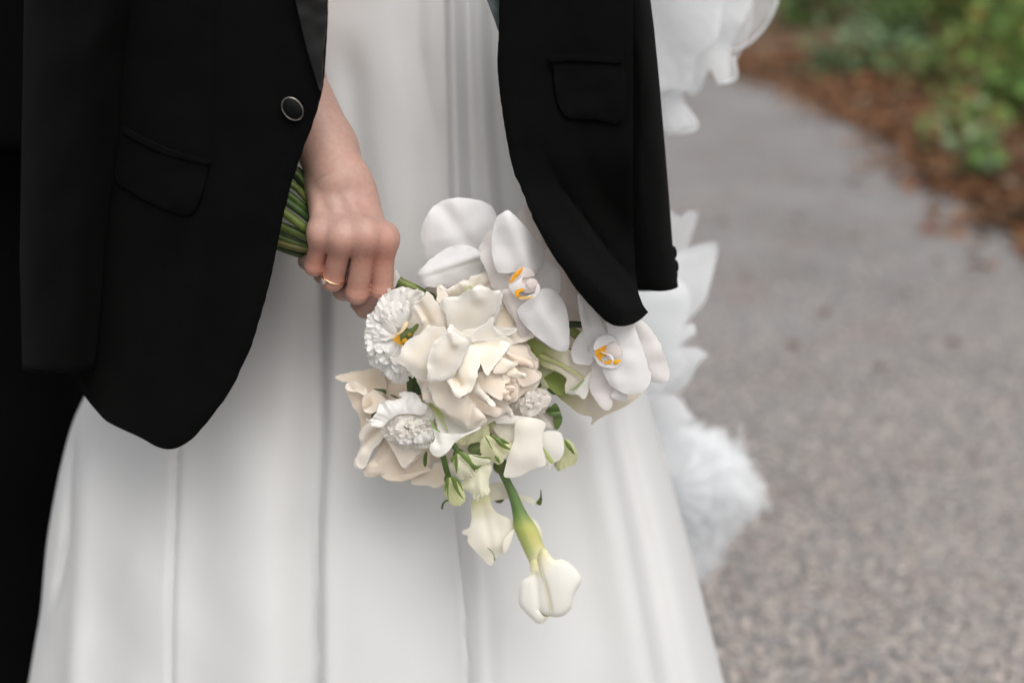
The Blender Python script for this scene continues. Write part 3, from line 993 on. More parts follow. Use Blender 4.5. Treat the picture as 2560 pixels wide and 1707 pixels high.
# right front panel: rolled edge in front, hollow behind it
RFP_OUT = [(1135, -330), (1142, -150), (1150, -20), (1149, 60), (1147, 120), (1147, 165), (1156, 245), (1168, 320), (1182, 390), (1200, 440), (1216, 478), (1240, 525), (1268, 575), (1300, 622), (1328, 662), (1350, 688), (1372, 712), (1392, 732), (1412, 743), (1428, 746), (1450, 741), (1470, 728), (1480, 719), (1483, 716)]
RFP_IN = [(1470, 700), (1456, 640), (1450, 500), (1450, 200), (1448, 0), (1440, -330)]
INNER = np.array([(1178, 0), (1190, 200), (1215, 340), (1255, 430), (1300, 490), (1345, 555), (1380, 600), (1410, 635), (1450, 675), (1490, 712)], float)
def rf_depth(V):
    P = V * .91875
    d = poly_dist(P, INNER, closed=False)
    xi = np.interp(P[:, 1], INNER[:, 1], INNER[:, 0])
    s = P[:, 0] - xi            # + : right of the valley line
    y = P[:, 1]
    low = sm(330, 640, y)
    base = .006 * np.ones(len(P))
    # hollow to the right of the valley, rolled strip to the left
    hollow = sm(0, 34, s) * (.045 * low + .004) + sm(30, 130, s) * (.012 + .01 * low)
    r = -.040 * low * np.clip(-s / 55, 0, 1.3) - .004 * np.clip(-s / 40, 0, 1)
    st = .0012 * np.exp(-((s + 0) / 1.0) ** 2) * 0
    return base + hollow + r
sheet('front_panel', 'F', RFP_OUT + RFP_IN, -16, M['wool'], jacket, dome=0, nz=.35, step=9, thick=.0045, depth_fn=rf_depth, curl=2.5, curl_w=9)
sheet('pocket_flap', 'J6', [(402, 282), (480, 277), (600, 282), (720, 288), (725, 545), (600, 540), (500, 537), (462, 526), (432, 480), (414, 400), (410, 320)], -16, M['wool'], jacket, dome=0, nz=.6, step=7, thick=.003, depth_fn=lambda V: rf_depth(V) - .0062, curl=1.2, curl_w=6, smooth_n=3)
sheet('pocket_welt', 'J6', [(394, 256), (480, 250), (600, 257), (720, 264), (720, 286), (600, 280), (480, 275), (398, 281)], -16, M['wool'], jacket, dome=1.5, nz=.3, step=5, thick=.003, depth_fn=lambda V: rf_depth(V) - .0085, smooth_n=2)
st = [at(*nat('F', (q[0] + 9, q[1])), 1.0) for q in RFP_OUT[2:20]]
sheet('lining', 'F', [(1060, -330), (1108, -40), (1120, 5), (1135, 45), (1150, 82), (1165, 60), (1165, -40), (1160, -330)], 4, M['lining'], jacket, dome=2, nz=.8, step=9, thick=.002)
# back of the jacket, hanging behind her from the shoulders
V, F = [], []
for i in range(40):
    s = i / 39
    z = 1.46 - s * .80
    hw = .155 + .02 * sm(0, .2, s) + .015 * s; dp = .115 + .06 * s
    if s < .12: hw *= .55 + .45 * math.sqrt(s / .12)
    for k in range(49):
        a = math.pi * (k / 48) * 1.16 - .08 * math.pi
        V.append((BX - .02 + hw * math.cos(a), 1.36 + (dp + .012 * math.sin(a * 9) * s) * math.sin(a) + .05, z))
    if i:
        for k in range(48): F.append(((i - 1) * 49 + k, (i - 1) * 49 + k + 1, i * 49 + k + 1, i * 49 + k))
mk('back_panel', V, F, M['wool'], jacket, solid=.004)
# shoulders joining back, fronts and sleeves above the frame
def f_sh(P):
    d = sd_cone(P, (BX - .17, 1.36, 1.44), (BX + .17, 1.36, 1.44), .065, .065)
    d = smin(d, sd_ell(P, (BX, 1.36, 1.36), (.22, .125, .12)), .05)
    d = smin(d, sd_cone(P, (BX - .17, 1.36, 1.42), (-.315, 1.22, 1.17), .08, .075), .04)
    d = smin(d, sd_cone(P, (BX + .17, 1.36, 1.42), (.075 + .02, 1.25, 1.17), .075, .055), .04)
    cut = sd_cone(P, (BX, 1.36, 1.60), (BX, 1.10, 1.30), .075, .07)
    return np.maximum(np.maximum(d, -cut), 1.165 - P[..., 2])
v, f = surface_nets(f_sh, (-.46, 1.1, 1.15), (.3, 1.56, 1.56), .011)
mk('shoulder', v, f, M['wool'], jacket)

# ================================================================== THE TULLE
veil = thing('tulle_veil', 'sheer white ruffled tulle hanging and trailing behind the jacket', 'veil', (.3, 1.9, 0))
def vy(d): return (d - Y0) * 1000
def ruf(pts, Y, mat, amp=14, k=16, base=(1480, 100), name='ruffle', fringe=None, dome=10, step=11, n=3, jit=7, gap=.016):
    c = np.mean(np.array(pts, float), axis=0)
    for i in range(n):
        q = [((p_[0] - c[0]) * (1 - .05 * i) + c[0] + rng.normal(0, jit * .4 * i), (p_[1] - c[1]) * (1 - .03 * i) + c[1] + rng.normal(0, jit * .4 * i)) for p_ in pts]
        sheet(name, 'F', q, vy(Y - gap * i), mat, veil, dome=dome, ruffle=(amp * rng.uniform(.25, .6), k * rng.uniform(1.2, 2.2), base), fringe=fringe, pleat=.10, wob_amp=.6, cap=.4, nz=.4, step=step, thick=.0004, smooth_n=2)
TOPD = [(1470, -260), (1700, -260), (1740, -60), (1722, 20), (1690, 75), (1682, 120), (1690, 180), (1648, 192), (1632, 150), (1612, 205), (1582, 222), (1572, 205), (1560, 232), (1602, 288), (1575, 304), (1530, 306), (1480, 230)]
ruf(TOPD, 1.62, M['tulle_dense'], 20, 22, (1440, -80))
ruf([(1470, -260), (1660, -260), (1680, -60), (1660, 20), (1650, 90), (1600, 130), (1590, 200), (1540, 215), (1480, 180)], 1.58, M['tulle_dense'], 22, 18, (1440, -120))
ruf([(1470, -300), (1790, -300), (1800, -60), (1786, 0), (1760, 55), (1722, 98), (1690, 118), (1640, 105), (1560, 130), (1480, 120)], 1.68, M['tulle'], 16, 12, (1450, -150))
ruf([(1480, -300), (1720, -300), (1730, -40), (1722, 50), (1690, 120), (1650, 170), (1560, 180), (1480, 160)], 1.74, M['tulle'], 18, 14, (1450, -150))
ruf([(1500, 470), (1560, 500), (1580, 484), (1606, 489), (1594, 528), (1576, 570), (1560, 640), (1500, 640)], 1.62, M['tulle'], 10, 12, (1480, 640), dome=4)
ruf([(1440, 600), (1520, 592), (1600, 562), (1643, 555), (1650, 574), (1636, 640), (1618, 696), (1575, 742), (1545, 790), (1600, 800), (1620, 818), (1600, 842), (1568, 900), (1500, 905), (1430, 860)], 1.60, M['tulle_dense'], 16, 18, (1420, 640))
ruf([(1440, 660), (1560, 640), (1585, 700), (1560, 750), (1592, 742), (1598, 770), (1560, 800), (1580, 830), (1550, 880), (1470, 900)], 1.56, M['tulle_dense'], 12, 16, (1420, 700))
ruf([(1440, 880), (1520, 890), (1570, 920), (1580, 945), (1598, 960), (1560, 985), (1600, 1010), (1560, 1100), (1470, 1080)], 1.72, M['tulle_dense'], 14, 16, (1420, 900))
PUFF = [(1470, 960), (1560, 985), (1600, 970), (1622, 990), (1650, 985), (1665, 1015), (1695, 1012), (1705, 1050), (1735, 1060), (1742, 1095), (1764, 1118), (1742, 1150), (1745, 1180), (1710, 1200), (1690, 1230), (1655, 1250), (1640, 1290), (1622, 1335), (1600, 1340), (1560, 1300), (1500, 1200)]
ruf(PUFF, 2.02, M['tulle_dense'], 14, 30, (1520, 1120), fringe=(9, .09), dome=50, n=5, jit=22)
ruf([(1500, 1000), (1580, 1000), (1640, 1010), (1690, 1060), (1715, 1110), (1690, 1160), (1640, 1210), (1600, 1260), (1540, 1240)], 1.94, M['tulle_dense'], 12, 28, (1500, 1120), fringe=(9, .09), dome=45, n=4, jit=18)
ruf([(1500, 1030), (1570, 1030), (1620, 1060), (1650, 1110), (1630, 1160), (1580, 1210), (1530, 1200)], 1.88, M['tulle_dense'], 10, 26, (1500, 1120), fringe=(6, .06), dome=30, n=3, jit=14)
# hem ribbons of the top layer
for ln, Y in (([(1786, 0), (1770, 40), (1740, 82), (1700, 112), (1660, 118)], 1.66), ([(1725, 0), (1724, 45), (1706, 100), (1680, 150), (1660, 165)], 1.72),
              ([(1648, 192), (1690, 180), (1684, 130)], 1.60), ([(1530, 306), (1576, 304), (1602, 288), (1570, 240)], 1.60)):
    pp = smooth_path([at(*nat('F', q), Y) for q in ln], 5)
    tube('hem', pp, .0016, M['tulle_hem'], veil, 6)
# gathered panel that carries the ruffles, behind the bride
V, F = [], []
for i in range(30):
    s = i / 29
    for k in range(61):
        u = k / 60
        V.append((-.20 + .36 * u + .02 * s, 1.78 + .22 * s + .022 * math.sin(u * 40 + s * 3) * (.4 + s), 1.5 - 1.46 * s))
    if i:
        for k in range(60): F.append(((i - 1) * 61 + k, (i - 1) * 61 + k + 1, i * 61 + k + 1, i * 61 + k))
mk('gathered_panel', V, F, M['tulle_dense'], veil, solid=.0006)
# ================================================================== THE BRIDE: BODY, ARM AND HAND
def h8(x, y, dep): return np.array(at(*nat('Z8', (x, y)), Y0 + dep / 1000))
def h3(x, y, dep): return np.array(at(*nat('Z3h', (x, y)), Y0 + dep / 1000))
MM = Y0 / CP / FPX                       # metres per native pixel at the hand
def r8(r): return r / 3.92 * MM
def r3(r): return r / 2.0907 * MM
elbow = h3(20, -170, 120)
fore1 = h3(255, 300, 50)
fore2 = h3(372, 560, 31)
wrist = h3(432, 740, 16)
#            MCP               PIP                DIP               TIP
FING = {
 'little': [h8(522, 650, -20), h8(456, 957, -6), h8(385, 915, 22), h8(470, 860, 38)],
 'ring':   [h8(732, 690, -26), h8(634, 1095, -8), h8(545, 1040, 24), h8(640, 960, 38)],
 'middle': [h8(955, 675, -26), h8(876, 1222, -8), h8(735, 1200, 26), h8(800, 1080, 40)],
 'index':  [h8(1142, 705, -17), h8(1118, 1195, -7), h8(950, 1375, 16), h8(880, 1330, 30)],
}
FRAD = {'little': (100, 95, 84, 70), 'ring': (112, 106, 96, 80), 'middle': (114, 108, 98, 80), 'index': (114, 106, 94, 78)}
FRAD = {k: tuple(r8(v) for v in q) for k, q in FRAD.items()}
WOFF = {'little': (-105, 0), 'ring': (-40, -2), 'middle': (30, -2), 'index': (55, 4)}
def f_hand(P):
    palm = sd_cone(P, fore1, fore2, r3(142), r3(146))
    palm = smin(palm, sd_cone(P, fore2, wrist, r3(146), r3(150)), .008)
    for k, q in FING.items():
        o, dd = WOFF[k]
        w = h3(432 + o, 760, 20 + dd)
        mid = (w * .35 + q[0] * .65) + np.array([0, .001, 0])
        palm = smin(palm, sd_cone(P, w, q[0] + np.array([0, .004, 0]), r3(66), r8(92)), .009)
        palm = smin(palm, sd_cone(P, w + np.array([0, -.012, 0]), q[0] + np.array([0, -.0035, 0]), .003, .0040), .007)
    ks = [q[0] + np.array([0, .0012, .0025]) for q in FING.values()]
    for i in range(3):
        palm = smin(palm, sd_cone(P, ks[i], ks[i + 1], .0084, .0084), .010)
    # palm body behind, thumb root
    palm = smin(palm, sd_ell(P, (wrist + FING['middle'][0]) / 2 + np.array([0, .014, 0]), (.019, .012, .034)), .008)
    th0 = h8(900, 430, 32); th1 = h8(1080, 780, 44); th2 = h8(960, 960, 52); th3 = h8(780, 1010, 56)
    thumb = smin(sd_cone(P, th0, th1, .014, .0125), sd_cone(P, th1, th2, .0125, .0105), .006)
    thumb = smin(thumb, sd_cone(P, th2, th3, .0105, .009), .004)
    palm = smin(palm, thumb, .008)
    out = None
    for k, q in FING.items():
        r = FRAD[k]
        fg = sd_cone(P, q[0], q[1], r[0] * .92, r[1])
        fg = smin(fg, sd_ell(P, q[1] + np.array([0, -.0012, -.0004]), (r[1] * .99, r[1] * 1.0, r[1] * .99)), .003)
        fg = smin(fg, sd_cone(P, q[1], q[2], r[1] * .96, r[2]), .0022)
        fg = smin(fg, sd_cone(P, q[2], q[3], r[2], r[3]), .003)
        # knuckle dome
        kn = sd_ell(P, q[0] + np.array([0, -.0010, .001]), (r[0] * .66, r[0] * .72, r[0] * .9))
        fg = smin(fg, kn, .012)
        g_ = smin(palm, fg, .0075)
        out = g_ if out is None else smin(out, g_, .0013)
    # skin folds over the middle joints and at the wrist
    for k, q in FING.items():
        ax = (q[1] - q[0]); ax = ax / np.linalg.norm(ax)
        s = (P - q[1]) @ ax
        rad = np.linalg.norm(P - q[1], axis=-1)
        out = out + .0006 * np.sin(s * 2000) * np.exp(-(s / .0035) ** 2) * np.exp(-(rad / (FRAD[k][1] * 1.3)) ** 2)
    axw = (wrist - fore2); axw = axw / np.linalg.norm(axw)
    c1 = h3(280, 738, -6)
    s = (P - c1) @ axw
    out = out + .0014 * np.exp(-(s / .0012) ** 2) * np.exp(-(np.linalg.norm(P - c1, axis=-1) / .016) ** 2)
    c2 = h3(330, 715, -10)
    s2 = (P - c2) @ axw
    out = out + .0006 * np.exp(-(s2 / .001) ** 2) * np.exp(-(np.linalg.norm(P - c2, axis=-1) / .016) ** 2)
    return out
pts_all = np.vstack([np.array(q) for q in FING.values()] + [fore1[None], wrist[None]])
lo = pts_all.min(0) - .034; hi = pts_all.max(0) + .034
lo[1] = min(lo[1], Y0 - .05); hi[1] = max(hi[1], Y0 + .095)
hv, hf = surface_nets(f_hand, lo, hi, .0011)
# the rest of the body under the dress and jacket
def f_bride(P):
    d = sd_cone(P, fore1 + (elbow - fore1) * .06, elbow, r3(150), .042)
    sh = np.array((BX - .175, 1.40, 1.37))
    arm = smin(d, sd_cone(P, elbow, sh, .042, .052), .02)
    t = sd_ell(P, (BX, 1.41, .93), (.165, .105, .14))
    t = smin(t, sd_ell(P, (BX, 1.41, 1.10), (.125, .085, .14)), .06)
    t = smin(t, sd_ell(P, (BX, 1.40, 1.27), (.15, .10, .13)), .06)
    t = smin(t, sd_cone(P, (BX - .15, 1.40, 1.38), (BX + .15, 1.40, 1.38), .045, .045), .05)
    t = smin(t, sd_cone(P, (BX, 1.40, 1.40), (BX, 1.385, 1.52), .05, .045), .04)
    lsh = (BX + .175, 1.40, 1.37); lel = (BX + .12, 1.43, 1.10); lwr = (BX + .05, 1.40, .92)
    t = smin(t, smin(sd_cone(P, lsh, lel, .05, .038), sd_cone(P, lel, lwr, .038, .026), .02), .03)
    for s in (-1, 1):
        l = smin(sd_cone(P, (BX + s * .085, 1.41, .86), (BX + s * .08, 1.41, .50), .085, .055), sd_cone(P, (BX + s * .08, 1.41, .50), (BX + s * .07, 1.43, .12), .055, .036), .03)
        l = smin(l, sd_ell(P, (BX + s * .07, 1.38, .06), (.04, .11, .04)), .03)
        t = smin(t, l, .03)
    return smin(t, arm, .03)
bv, bf = surface_nets(f_bride, (BX - .34, 1.05, 0.0), (BX + .32, 1.56, 1.60), .013)
tn = np.ones((len(hv), 3), np.float32)
def blush(c, rad, col, amt):
    w = amt * np.exp(-(np.linalg.norm(hv - c, axis=1) / rad) ** 2)[:, None]
    tn[:] = tn * (1 - w) + tn * np.array(col) * w
for k, q in FING.items():
    blush(q[1] + np.array([0, -.006, 0]), .013, (1.04, .84, .80), .8)
    blush(q[0] + np.array([0, -.008, -.010]), .013, (1.02, .87, .83), .8)
blush(FING['index'][0], .02, (1.02, .82, .78), .6)
blush(h8(930, 300, -10), .012, (1.0, .88, .88), .6)
blush(h3(470, 600, -5), .02, (1.0, .90, .86), .7)
blush(h3(470, 900, -16), .009, (.95, .97, 1.0), .6)
for k, q in FING.items():
    for t_ in (.3, .55, .8): blush(q[0] * (1 - t_) + q[1] * t_ + np.array([0, -.006, 0]), .011, (1.05, .93, .88), .55)
    blush(q[2], .012, (1.0, .82, .78), .6)
for a_, b_ in ((h3(455, 790, -6), h8(820, 560, -32)), (h3(520, 800, -4), h8(1010, 560, -30)), (h3(400, 800, -4), h8(640, 520, -30))):
    for t_ in np.linspace(0, 1, 9): blush(a_ * (1 - t_) + b_ * t_ + np.array([.0012 * math.sin(t_ * 9), 0, 0]), .0032, (.90, .95, .99), .5)
tn = np.vstack([tn, np.ones((len(bv), 3), np.float32)])
body = mk('body', np.vstack([hv, bv]), np.vstack([hf, bf + len(hv)]), M['skin'], bride, tint=tn)
# ring
q = FING['ring']
ax = Vector(q[1] - q[0]).normalized()
rc = Vector(h8(712, 985, 0)); t_ = (rc - Vector(q[0])).dot(ax)
tt = t_ / (Vector(q[1]) - Vector(q[0])).length
rc = Vector(q[0]) + ax * t_
rr = FRAD['ring'][0] * .97 * (1 - tt) + FRAD['ring'][1] * tt + .0012
side = ax.cross(Vector((0, -1, 0))).normalized()
fr_ = side.cross(ax).normalized()
loop = [rc + (side * math.cos(a) + fr_ * math.sin(a)) * rr - ax * .0012 * math.cos(a) for a in np.linspace(0, 2 * math.pi, 61)]
ring = tube('ring', loop, .0008, M['gold'], bride, 8)
sgn = -1 if (rc + side * rr).x > rc.x else 1
fsg = -1 if (rc + fr_ * rr).y > rc.y else 1
a0 = R(62)
gp = rc + (side * sgn * math.cos(a0) + fr_ * fsg * math.sin(a0)) * (rr + .0016)
gn = (gp - rc).normalized()
def gemmesh(c, n, r):
    q_ = n.to_track_quat('Z', 'Y').to_matrix()
    V = []
    for rad, h, off in ((.45, .5, 0), (1, .12, .2), (1, -.05, .2)):
        for k in range(8):
            a = 2 * math.pi * k / 8 + off
            V.append(c + q_ @ Vector((rad * r * math.cos(a), rad * r * math.sin(a), h * r)))
    V.append(c - n * r * .9)
    Fc = [tuple(range(8))]
    for i in range(2):
        for k in range(8): Fc.append((i * 8 + k, (i + 1) * 8 + k, (i + 1) * 8 + (k + 1) % 8, i * 8 + (k + 1) % 8))
    for k in range(8): Fc.append((16 + k, 24, 16 + (k + 1) % 8))
    return V, Fc
Vg, Fg = gemmesh(gp + gn * .0012, gn, .0026)
mk('gem', Vg, Fg, M['gem'], ring, smooth=False)
for k in range(4):
    a = math.pi / 4 + k * math.pi / 2
    s1 = gn.cross(ax).normalized(); s2 = gn.cross(s1)
    b0 = gp + (s1 * math.cos(a) + s2 * math.sin(a)) * .0010 - gn * .001
    b1 = gp + (s1 * math.cos(a) + s2 * math.sin(a)) * .0022 + gn * .0018
    tube('prong', [b0, b1], [.0004, .00045], M['gold'], ring, 6)

# ================================================================== THE BOUQUET
bq = thing('bouquet', 'bridal bouquet of cream roses, white orchids and calla lilies held by green stems', 'bouquet', at(1010, 700, Y0 + .01))
def flower(name, label=None, fr='Z2', c=(0, 0), y=0, r=10, mat='green'):
    """a flower's receptacle: the small knob all its petals stand on"""
    p_ = at(*nat(fr, c), Y0 + y / 1000)
    bm = bmesh.new(); bmesh.ops.create_icosphere(bm, subdivisions=2, radius=r / 1000)
    V = [p_ + Vector((q.co.x, q.co.y, q.co.z)) for q in bm.verts]; Fc = [[q.index for q in f.verts] for f in bm.faces]; bm.free()
    o = mk(name, V, Fc, M[mat], bq)
    if label: o['label'] = label
    return o
def PT(par, fr, mat, default):
    def f(pts, y, name='petal', **kw):
        d = dict(default); d.update(kw)
        if mat in ('rose', 'rose_back'):
            d['dome'] = d.get('dome', 6) * .42; d['curl'] = rng.uniform(-1.6, -.4) if rng.random() < .55 else 1.6; d['curl_w'] = 7; d['rough_edge'] = 3.0; d['core'] = (1, .965, .90); d['saddle'] = 5.0; d['rtilt'] = .2; d['nz'] = .9; d['round_'] = .1; d['step'] = min(d.get('step', 5), 5)
            if d.get('tint') is not None: d['tint'] = tuple(1 - (1 - v) * .95 for v in d['tint'])
            y = y * 1.25
        elif mat == 'orchid':
            d['dome'] = d.get('dome', 6) * .8; d['saddle'] = 2.0; d['round_'] = .12; d['curl'] = d.get('curl', 0) * .5; d['rough_edge'] = 2.0
        elif mat == 'lisi':
            d['round_'] = .15; d['pleat'] = .5
            if d.get('ruffle'): d['ruffle'] = (d['ruffle'][0] * .7,) + tuple(d['ruffle'][1:])
        elif mat == 'calla': d['round_'] = .18
        ob_ = sheet(name, fr, pts, y, M[mat] if isinstance(mat, str) else mat, par, **d)
        if mat in ('rose', 'rose_back') and name == 'petal' and rng.random() < .65:   # the next petal of the whorl, peeping out behind
            c_ = np.mean(np.array(pts, float), axis=0)
            sh_ = rng.normal(0, 3.2, 2) * FR[fr][2]
            e = dict(d); e['rtilt'] = .25; e['creases'] = ()
            sheet(name, fr, [((q[0] - c_[0]) * 1.05 + c_[0] + sh_[0], (q[1] - c_[1]) * 1.05 + c_[1] + sh_[1]) for q in pts], y + 6, M[mat], par, **e)
        return ob_
    return f
def frill(par, fr, c, rx, ry, a0, a1, layers, tint=(1, 1, 1), amp=2.4, k=15):
    """whorls of small fringed petals round a ruffled flower's heart"""
    for (rad, n, y, w) in layers:
        for i in range(n):
            t = R(a0 + (a1 - a0) * (i + .5 + rng.uniform(-.25, .25)) / n)
            w_ = R(w) * rng.uniform(.8, 1.2)
            rr = rad * rng.uniform(.92, 1.06)
            q = [(.30, -.5), (.66, -.95), (.92, -1.0), (1.0, -.45), (1.03, 0), (1.0, .45), (.92, 1.0), (.66, .95), (.30, .5)]
            pts = [(c[0] + rx * rr * s * math.cos(t + w_ * u), c[1] + ry * rr * s * math.sin(t + w_ * u)) for s, u in q]
            sheet('petal', fr, pts, y + rng.uniform(-2.5, 2.5), M['lisi'], par, dome=2.0, rtilt=.3, saddle=2, ruffle=(amp, k, c), pleat=.55, fringe=(1.7, .38), step=4.5, tint=tint, round_=0, nz=.4)
PINK = (1.0, .965, .93)
PEACH = (1.0, .94, .88)
BEIGE = (.93, .88, .80)

# ---- upper rose
ra = flower('rose', 'large open cream rose with reflexed petals', 'Z2', (430, 900), 14, 12)
p1 = PT(ra, 'Z1', 'rose', dict(dome=9, curl=3.0, curl_w=14))
p2_ = PT(ra, 'Z2', 'rose', dict(dome=8, curl=3.0, curl_w=14))
p6 = PT(ra, 'Z6', 'rose', dict(dome=8, curl=3.0, curl_w=14))
p2_([(60, 350), (65, 230), (90, 175), (180, 240), (250, 190), (350, 150), (370, 120), (430, 130), (480, 100), (500, 60), (560, 50), (620, 25), (720, 15), (800, 100), (780, 230), (600, 260), (440, 330), (330, 380), (200, 400), (100, 420)], -6, ruffle=(3.5, 14, (450, 600)), fringe=(2.0, .25), tint=(1, .97, .93), tilt=(0, -.25))
p2_([(380, 318), (440, 240), (480, 180), (522, 183), (500, 232), (430, 285)], -15, name='leaf_edge', tint=(.62, .72, .40), dome=2)
p2_([(125, 352), (220, 325), (330, 320), (430, 270), (470, 250), (600, 182), (700, 190), (790, 245), (893, 243), (880, 360), (830, 520), (760, 640), (650, 740), (470, 900), (330, 820), (215, 720), (180, 560), (130, 450)], -26, dome=11, curl=4.5, curl_w=18, creases=[((560, 230), (600, 330), -3, 14)], tilt=(0, -.25))
p2_([(60, 350), (70, 240), (95, 180), (180, 250), (220, 330), (160, 360), (180, 480), (130, 470), (90, 400)], -14, dome=5, tint=PINK)
p1([(780, 490), (800, 450), (850, 420), (805, 410), (880, 370), (950, 300), (985, 240), (1050, 320), (1120, 400), (1190, 480), (1225, 600), (1260, 730), (1180, 790), (1000, 770), (930, 752), (870, 640), (800, 560)], -23, tint=PINK, creases=[((880, 440), (1010, 680), 4, 9), ((840, 470), (930, 640), -3, 9)], tilt=(-.1, -.2))
p1([(500, 1108), (570, 1132), (650, 1062), (638, 1035), (690, 930), (780, 860), (900, 800), (1000, 720), (1100, 715), (1230, 740), (1220, 900), (1120, 980), (1060, 1110), (1040, 1260), (1040, 1410), (880, 1405), (760, 1305), (660, 1212), (560, 1160)], -34, tint=(1, .98, .95), dome=11, tilt=(-.25, -.15), creases=[((640, 1090), (900, 1250), -2, 20)])
p1([(1268, 720), (1340, 790), (1500, 890), (1522, 950), (1470, 1080), (1420, 1200), (1330, 1345), (1220, 1400), (1010, 1435), (983, 1390), (992, 1300), (973, 1200), (1010, 1080), (1060, 955), (1130, 900), (1200, 830), (1240, 760)], -47, dome=12, curl=4, tint=(.99, .975, .95), creases=[((1290, 790), (1345, 930), -3.5, 9), ((1060, 980), (1030, 1180), 2, 14)], tilt=(.1, -.1))
p2_([(470, 930), (560, 888), (680, 878), (800, 893), (930, 865), (1022, 935), (960, 1040), (910, 1120), (870, 1160), (800, 1260), (712, 1352), (650, 1240), (600, 1100), (540, 1020), (460, 1000)], -33, dome=5, creases=[((500, 925), (800, 930), 8, 11)], tilt=(0, .25), tint=(1, .975, .92))
p2_([(455, 900), (560, 790), (680, 680), (768, 600), (816, 630), (800, 690), (830, 760), (900, 820), (980, 872), (920, 880), (800, 905), (680, 895), (560, 905), (470, 940)], -29, dome=5, tilt=(-.1, -.4))
p6([(200, 20), (250, 80), (290, 160), (320, 205), (365, 213), (390, 190), (470, 140), (490, 90), (512, 40), (527, -40), (543, -119), (545, -190), (510, -255), (440, -262), (390, -220), (330, -110), (270, -20)], -40, dome=8, creases=[((290, -30), (340, 90), 9, 8), ((400, -180), (470, -20), -3, 22)], tint=(1, .97, .91), tilt=(0, .2))
p2_([(820, 560), (880, 400), (912, 310), (960, 430), (1040, 560), (1090, 700), (1115, 745), (1000, 800), (930, 800), (830, 770), (800, 690)], -16, dome=-4, tint=(1, .94, .84))
p2_([(788, 680), (830, 722), (920, 742), (1020, 745), (1112, 728), (1100, 775), (1000, 828), (930, 833), (840, 790), (795, 740)], -22, dome=5, step=4.5, curl=1)
p2_([(850, 420), (890, 375), (912, 440), (880, 520), (850, 620), (825, 690), (815, 640), (840, 520)], -20, dome=3, step=4.5)
p2_([(905, 870), (1110, 765), (1280, 785), (1325, 840), (1290, 885), (1100, 935), (1010, 945)], -18, tint=PINK, dome=5)
# ---- lower rose with the tight heart
rb = flower('rose', 'peach cream rose with a tight spiral heart', 'Z6', (780, 120), 16, 13)
q2 = PT(rb, 'Z2', 'rose', dict(dome=5, curl=3, curl_w=12, tint=PEACH))
q6 = PT(rb, 'Z6', 'rose', dict(dome=6, curl=3, curl_w=12, tint=PEACH))
q2([(1200, 950), (1450, 963), (1400, 1050), (1360, 1130), (1280, 1150)], -4, dome=3)
q2([(980, 940), (1220, 963), (1250, 1040), (1335, 1160), (1290, 1190), (1120, 1130), (960, 1070)], -17)
q2([(1300, 1100), (1345, 1150), (1362, 1108), (1387, 1180), (1355, 1310), (1280, 1260), (1200, 1180)], -14, dome=3)
q2([(930, 1120), (955, 1045), (1100, 1090), (1260, 1150), (1310, 1190), (1320, 1270), (1200, 1215), (1060, 1190)], -20, tint=(1, .90, .81))
q2([(1040, 1240), (1200, 1195), (1300, 1230), (1370, 1300), (1412, 1350), (1380, 1425), (1200, 1490), (1100, 1420)], -14, dome=7)
q2([(1000, 1420), (1180, 1400), (1380, 1430), (1340, 1540), (1200, 1620), (1060, 1560)], -8, dome=6)
q6([(495, 85), (525, 10), (555, -40), (680, -55), (775, -65), (800, 30), (790, 130), (775, 200), (757, 236), (660, 190), (560, 130)], -31, dome=9, tint=(1, .925, .845))
q2([(795, 1305), (870, 1158), (922, 1122), (1030, 1180), (1122, 1188), (1110, 1222), (1020, 1250), (960, 1300), (895, 1325)], -36, dome=5, tint=(1, .95, .88))
q2([(940, 1312), (1040, 1240), (1130, 1320), (1222, 1358), (1203, 1387), (1080, 1378), (1000, 1350)], -34, dome=4, tint=(1, .95, .88))
# heart: petals wound round each other
q6([(740, 20), (800, -40), (880, -20), (930, 60), (930, 160), (900, 230), (820, 250), (740, 210)], -22, dome=-8)
q6([(770, 50), (830, 30), (900, 60), (925, 140), (905, 205), (850, 225), (855, 180), (880, 130), (850, 85), (795, 85)], -30, dome=3, step=4, tint=(1, .92, .83))
q6([(768, 95), (790, 70), (800, 140), (830, 190), (860, 225), (800, 235), (765, 190)], -34, dome=3, step=4, tint=(1, .92, .83))
q6([(785, 130), (800, 100), (840, 85), (880, 100), (895, 140), (870, 120), (830, 112), (800, 145)], -34, dome=2, step=3.5, tint=(1, .93, .86))
q6([(790, 160), (800, 145), (830, 130), (870, 135), (880, 165), (850, 150), (815, 160), (800, 180)], -36, dome=2, step=3.5, tint=(1, .91, .82))
q6([(800, 130), (840, 110), (885, 135), (880, 180), (840, 200), (805, 175)], -28, dome=-4, step=4, tint=(.98, .84, .71))
q6([(770, -30), (800, -55), (830, -10), (840, 50), (800, 80), (770, 60)], -33, dome=3, step=4, tint=(1, .92, .84))
q6([(830, -20), (870, -40), (900, 20), (880, 70), (845, 60)], -32, dome=3, step=4, tint=(1, .92, .84))
q6([(470, 150), (530, 68), (565, 130), (620, 190), (680, 250), (706, 290), (660, 292), (600, 240), (555, 195)], -37, dome=4, tint=PINK)
q6([(410, 195), (480, 140), (560, 190), (640, 285), (720, 300), (765, 335), (715, 398), (620, 372), (540, 335), (470, 250)], -25, tint=(1, .93, .86))
q6([(640, 260), (700, 190), (790, 230), (850, 320), (880, 385), (800, 350), (720, 400), (660, 330)], -20, dome=5, tint=PINK)
q6([(880, 100), (1000, 60), (1130, -30), (1110, 70), (1000, 150), (910, 230), (870, 200)], -10, dome=6)
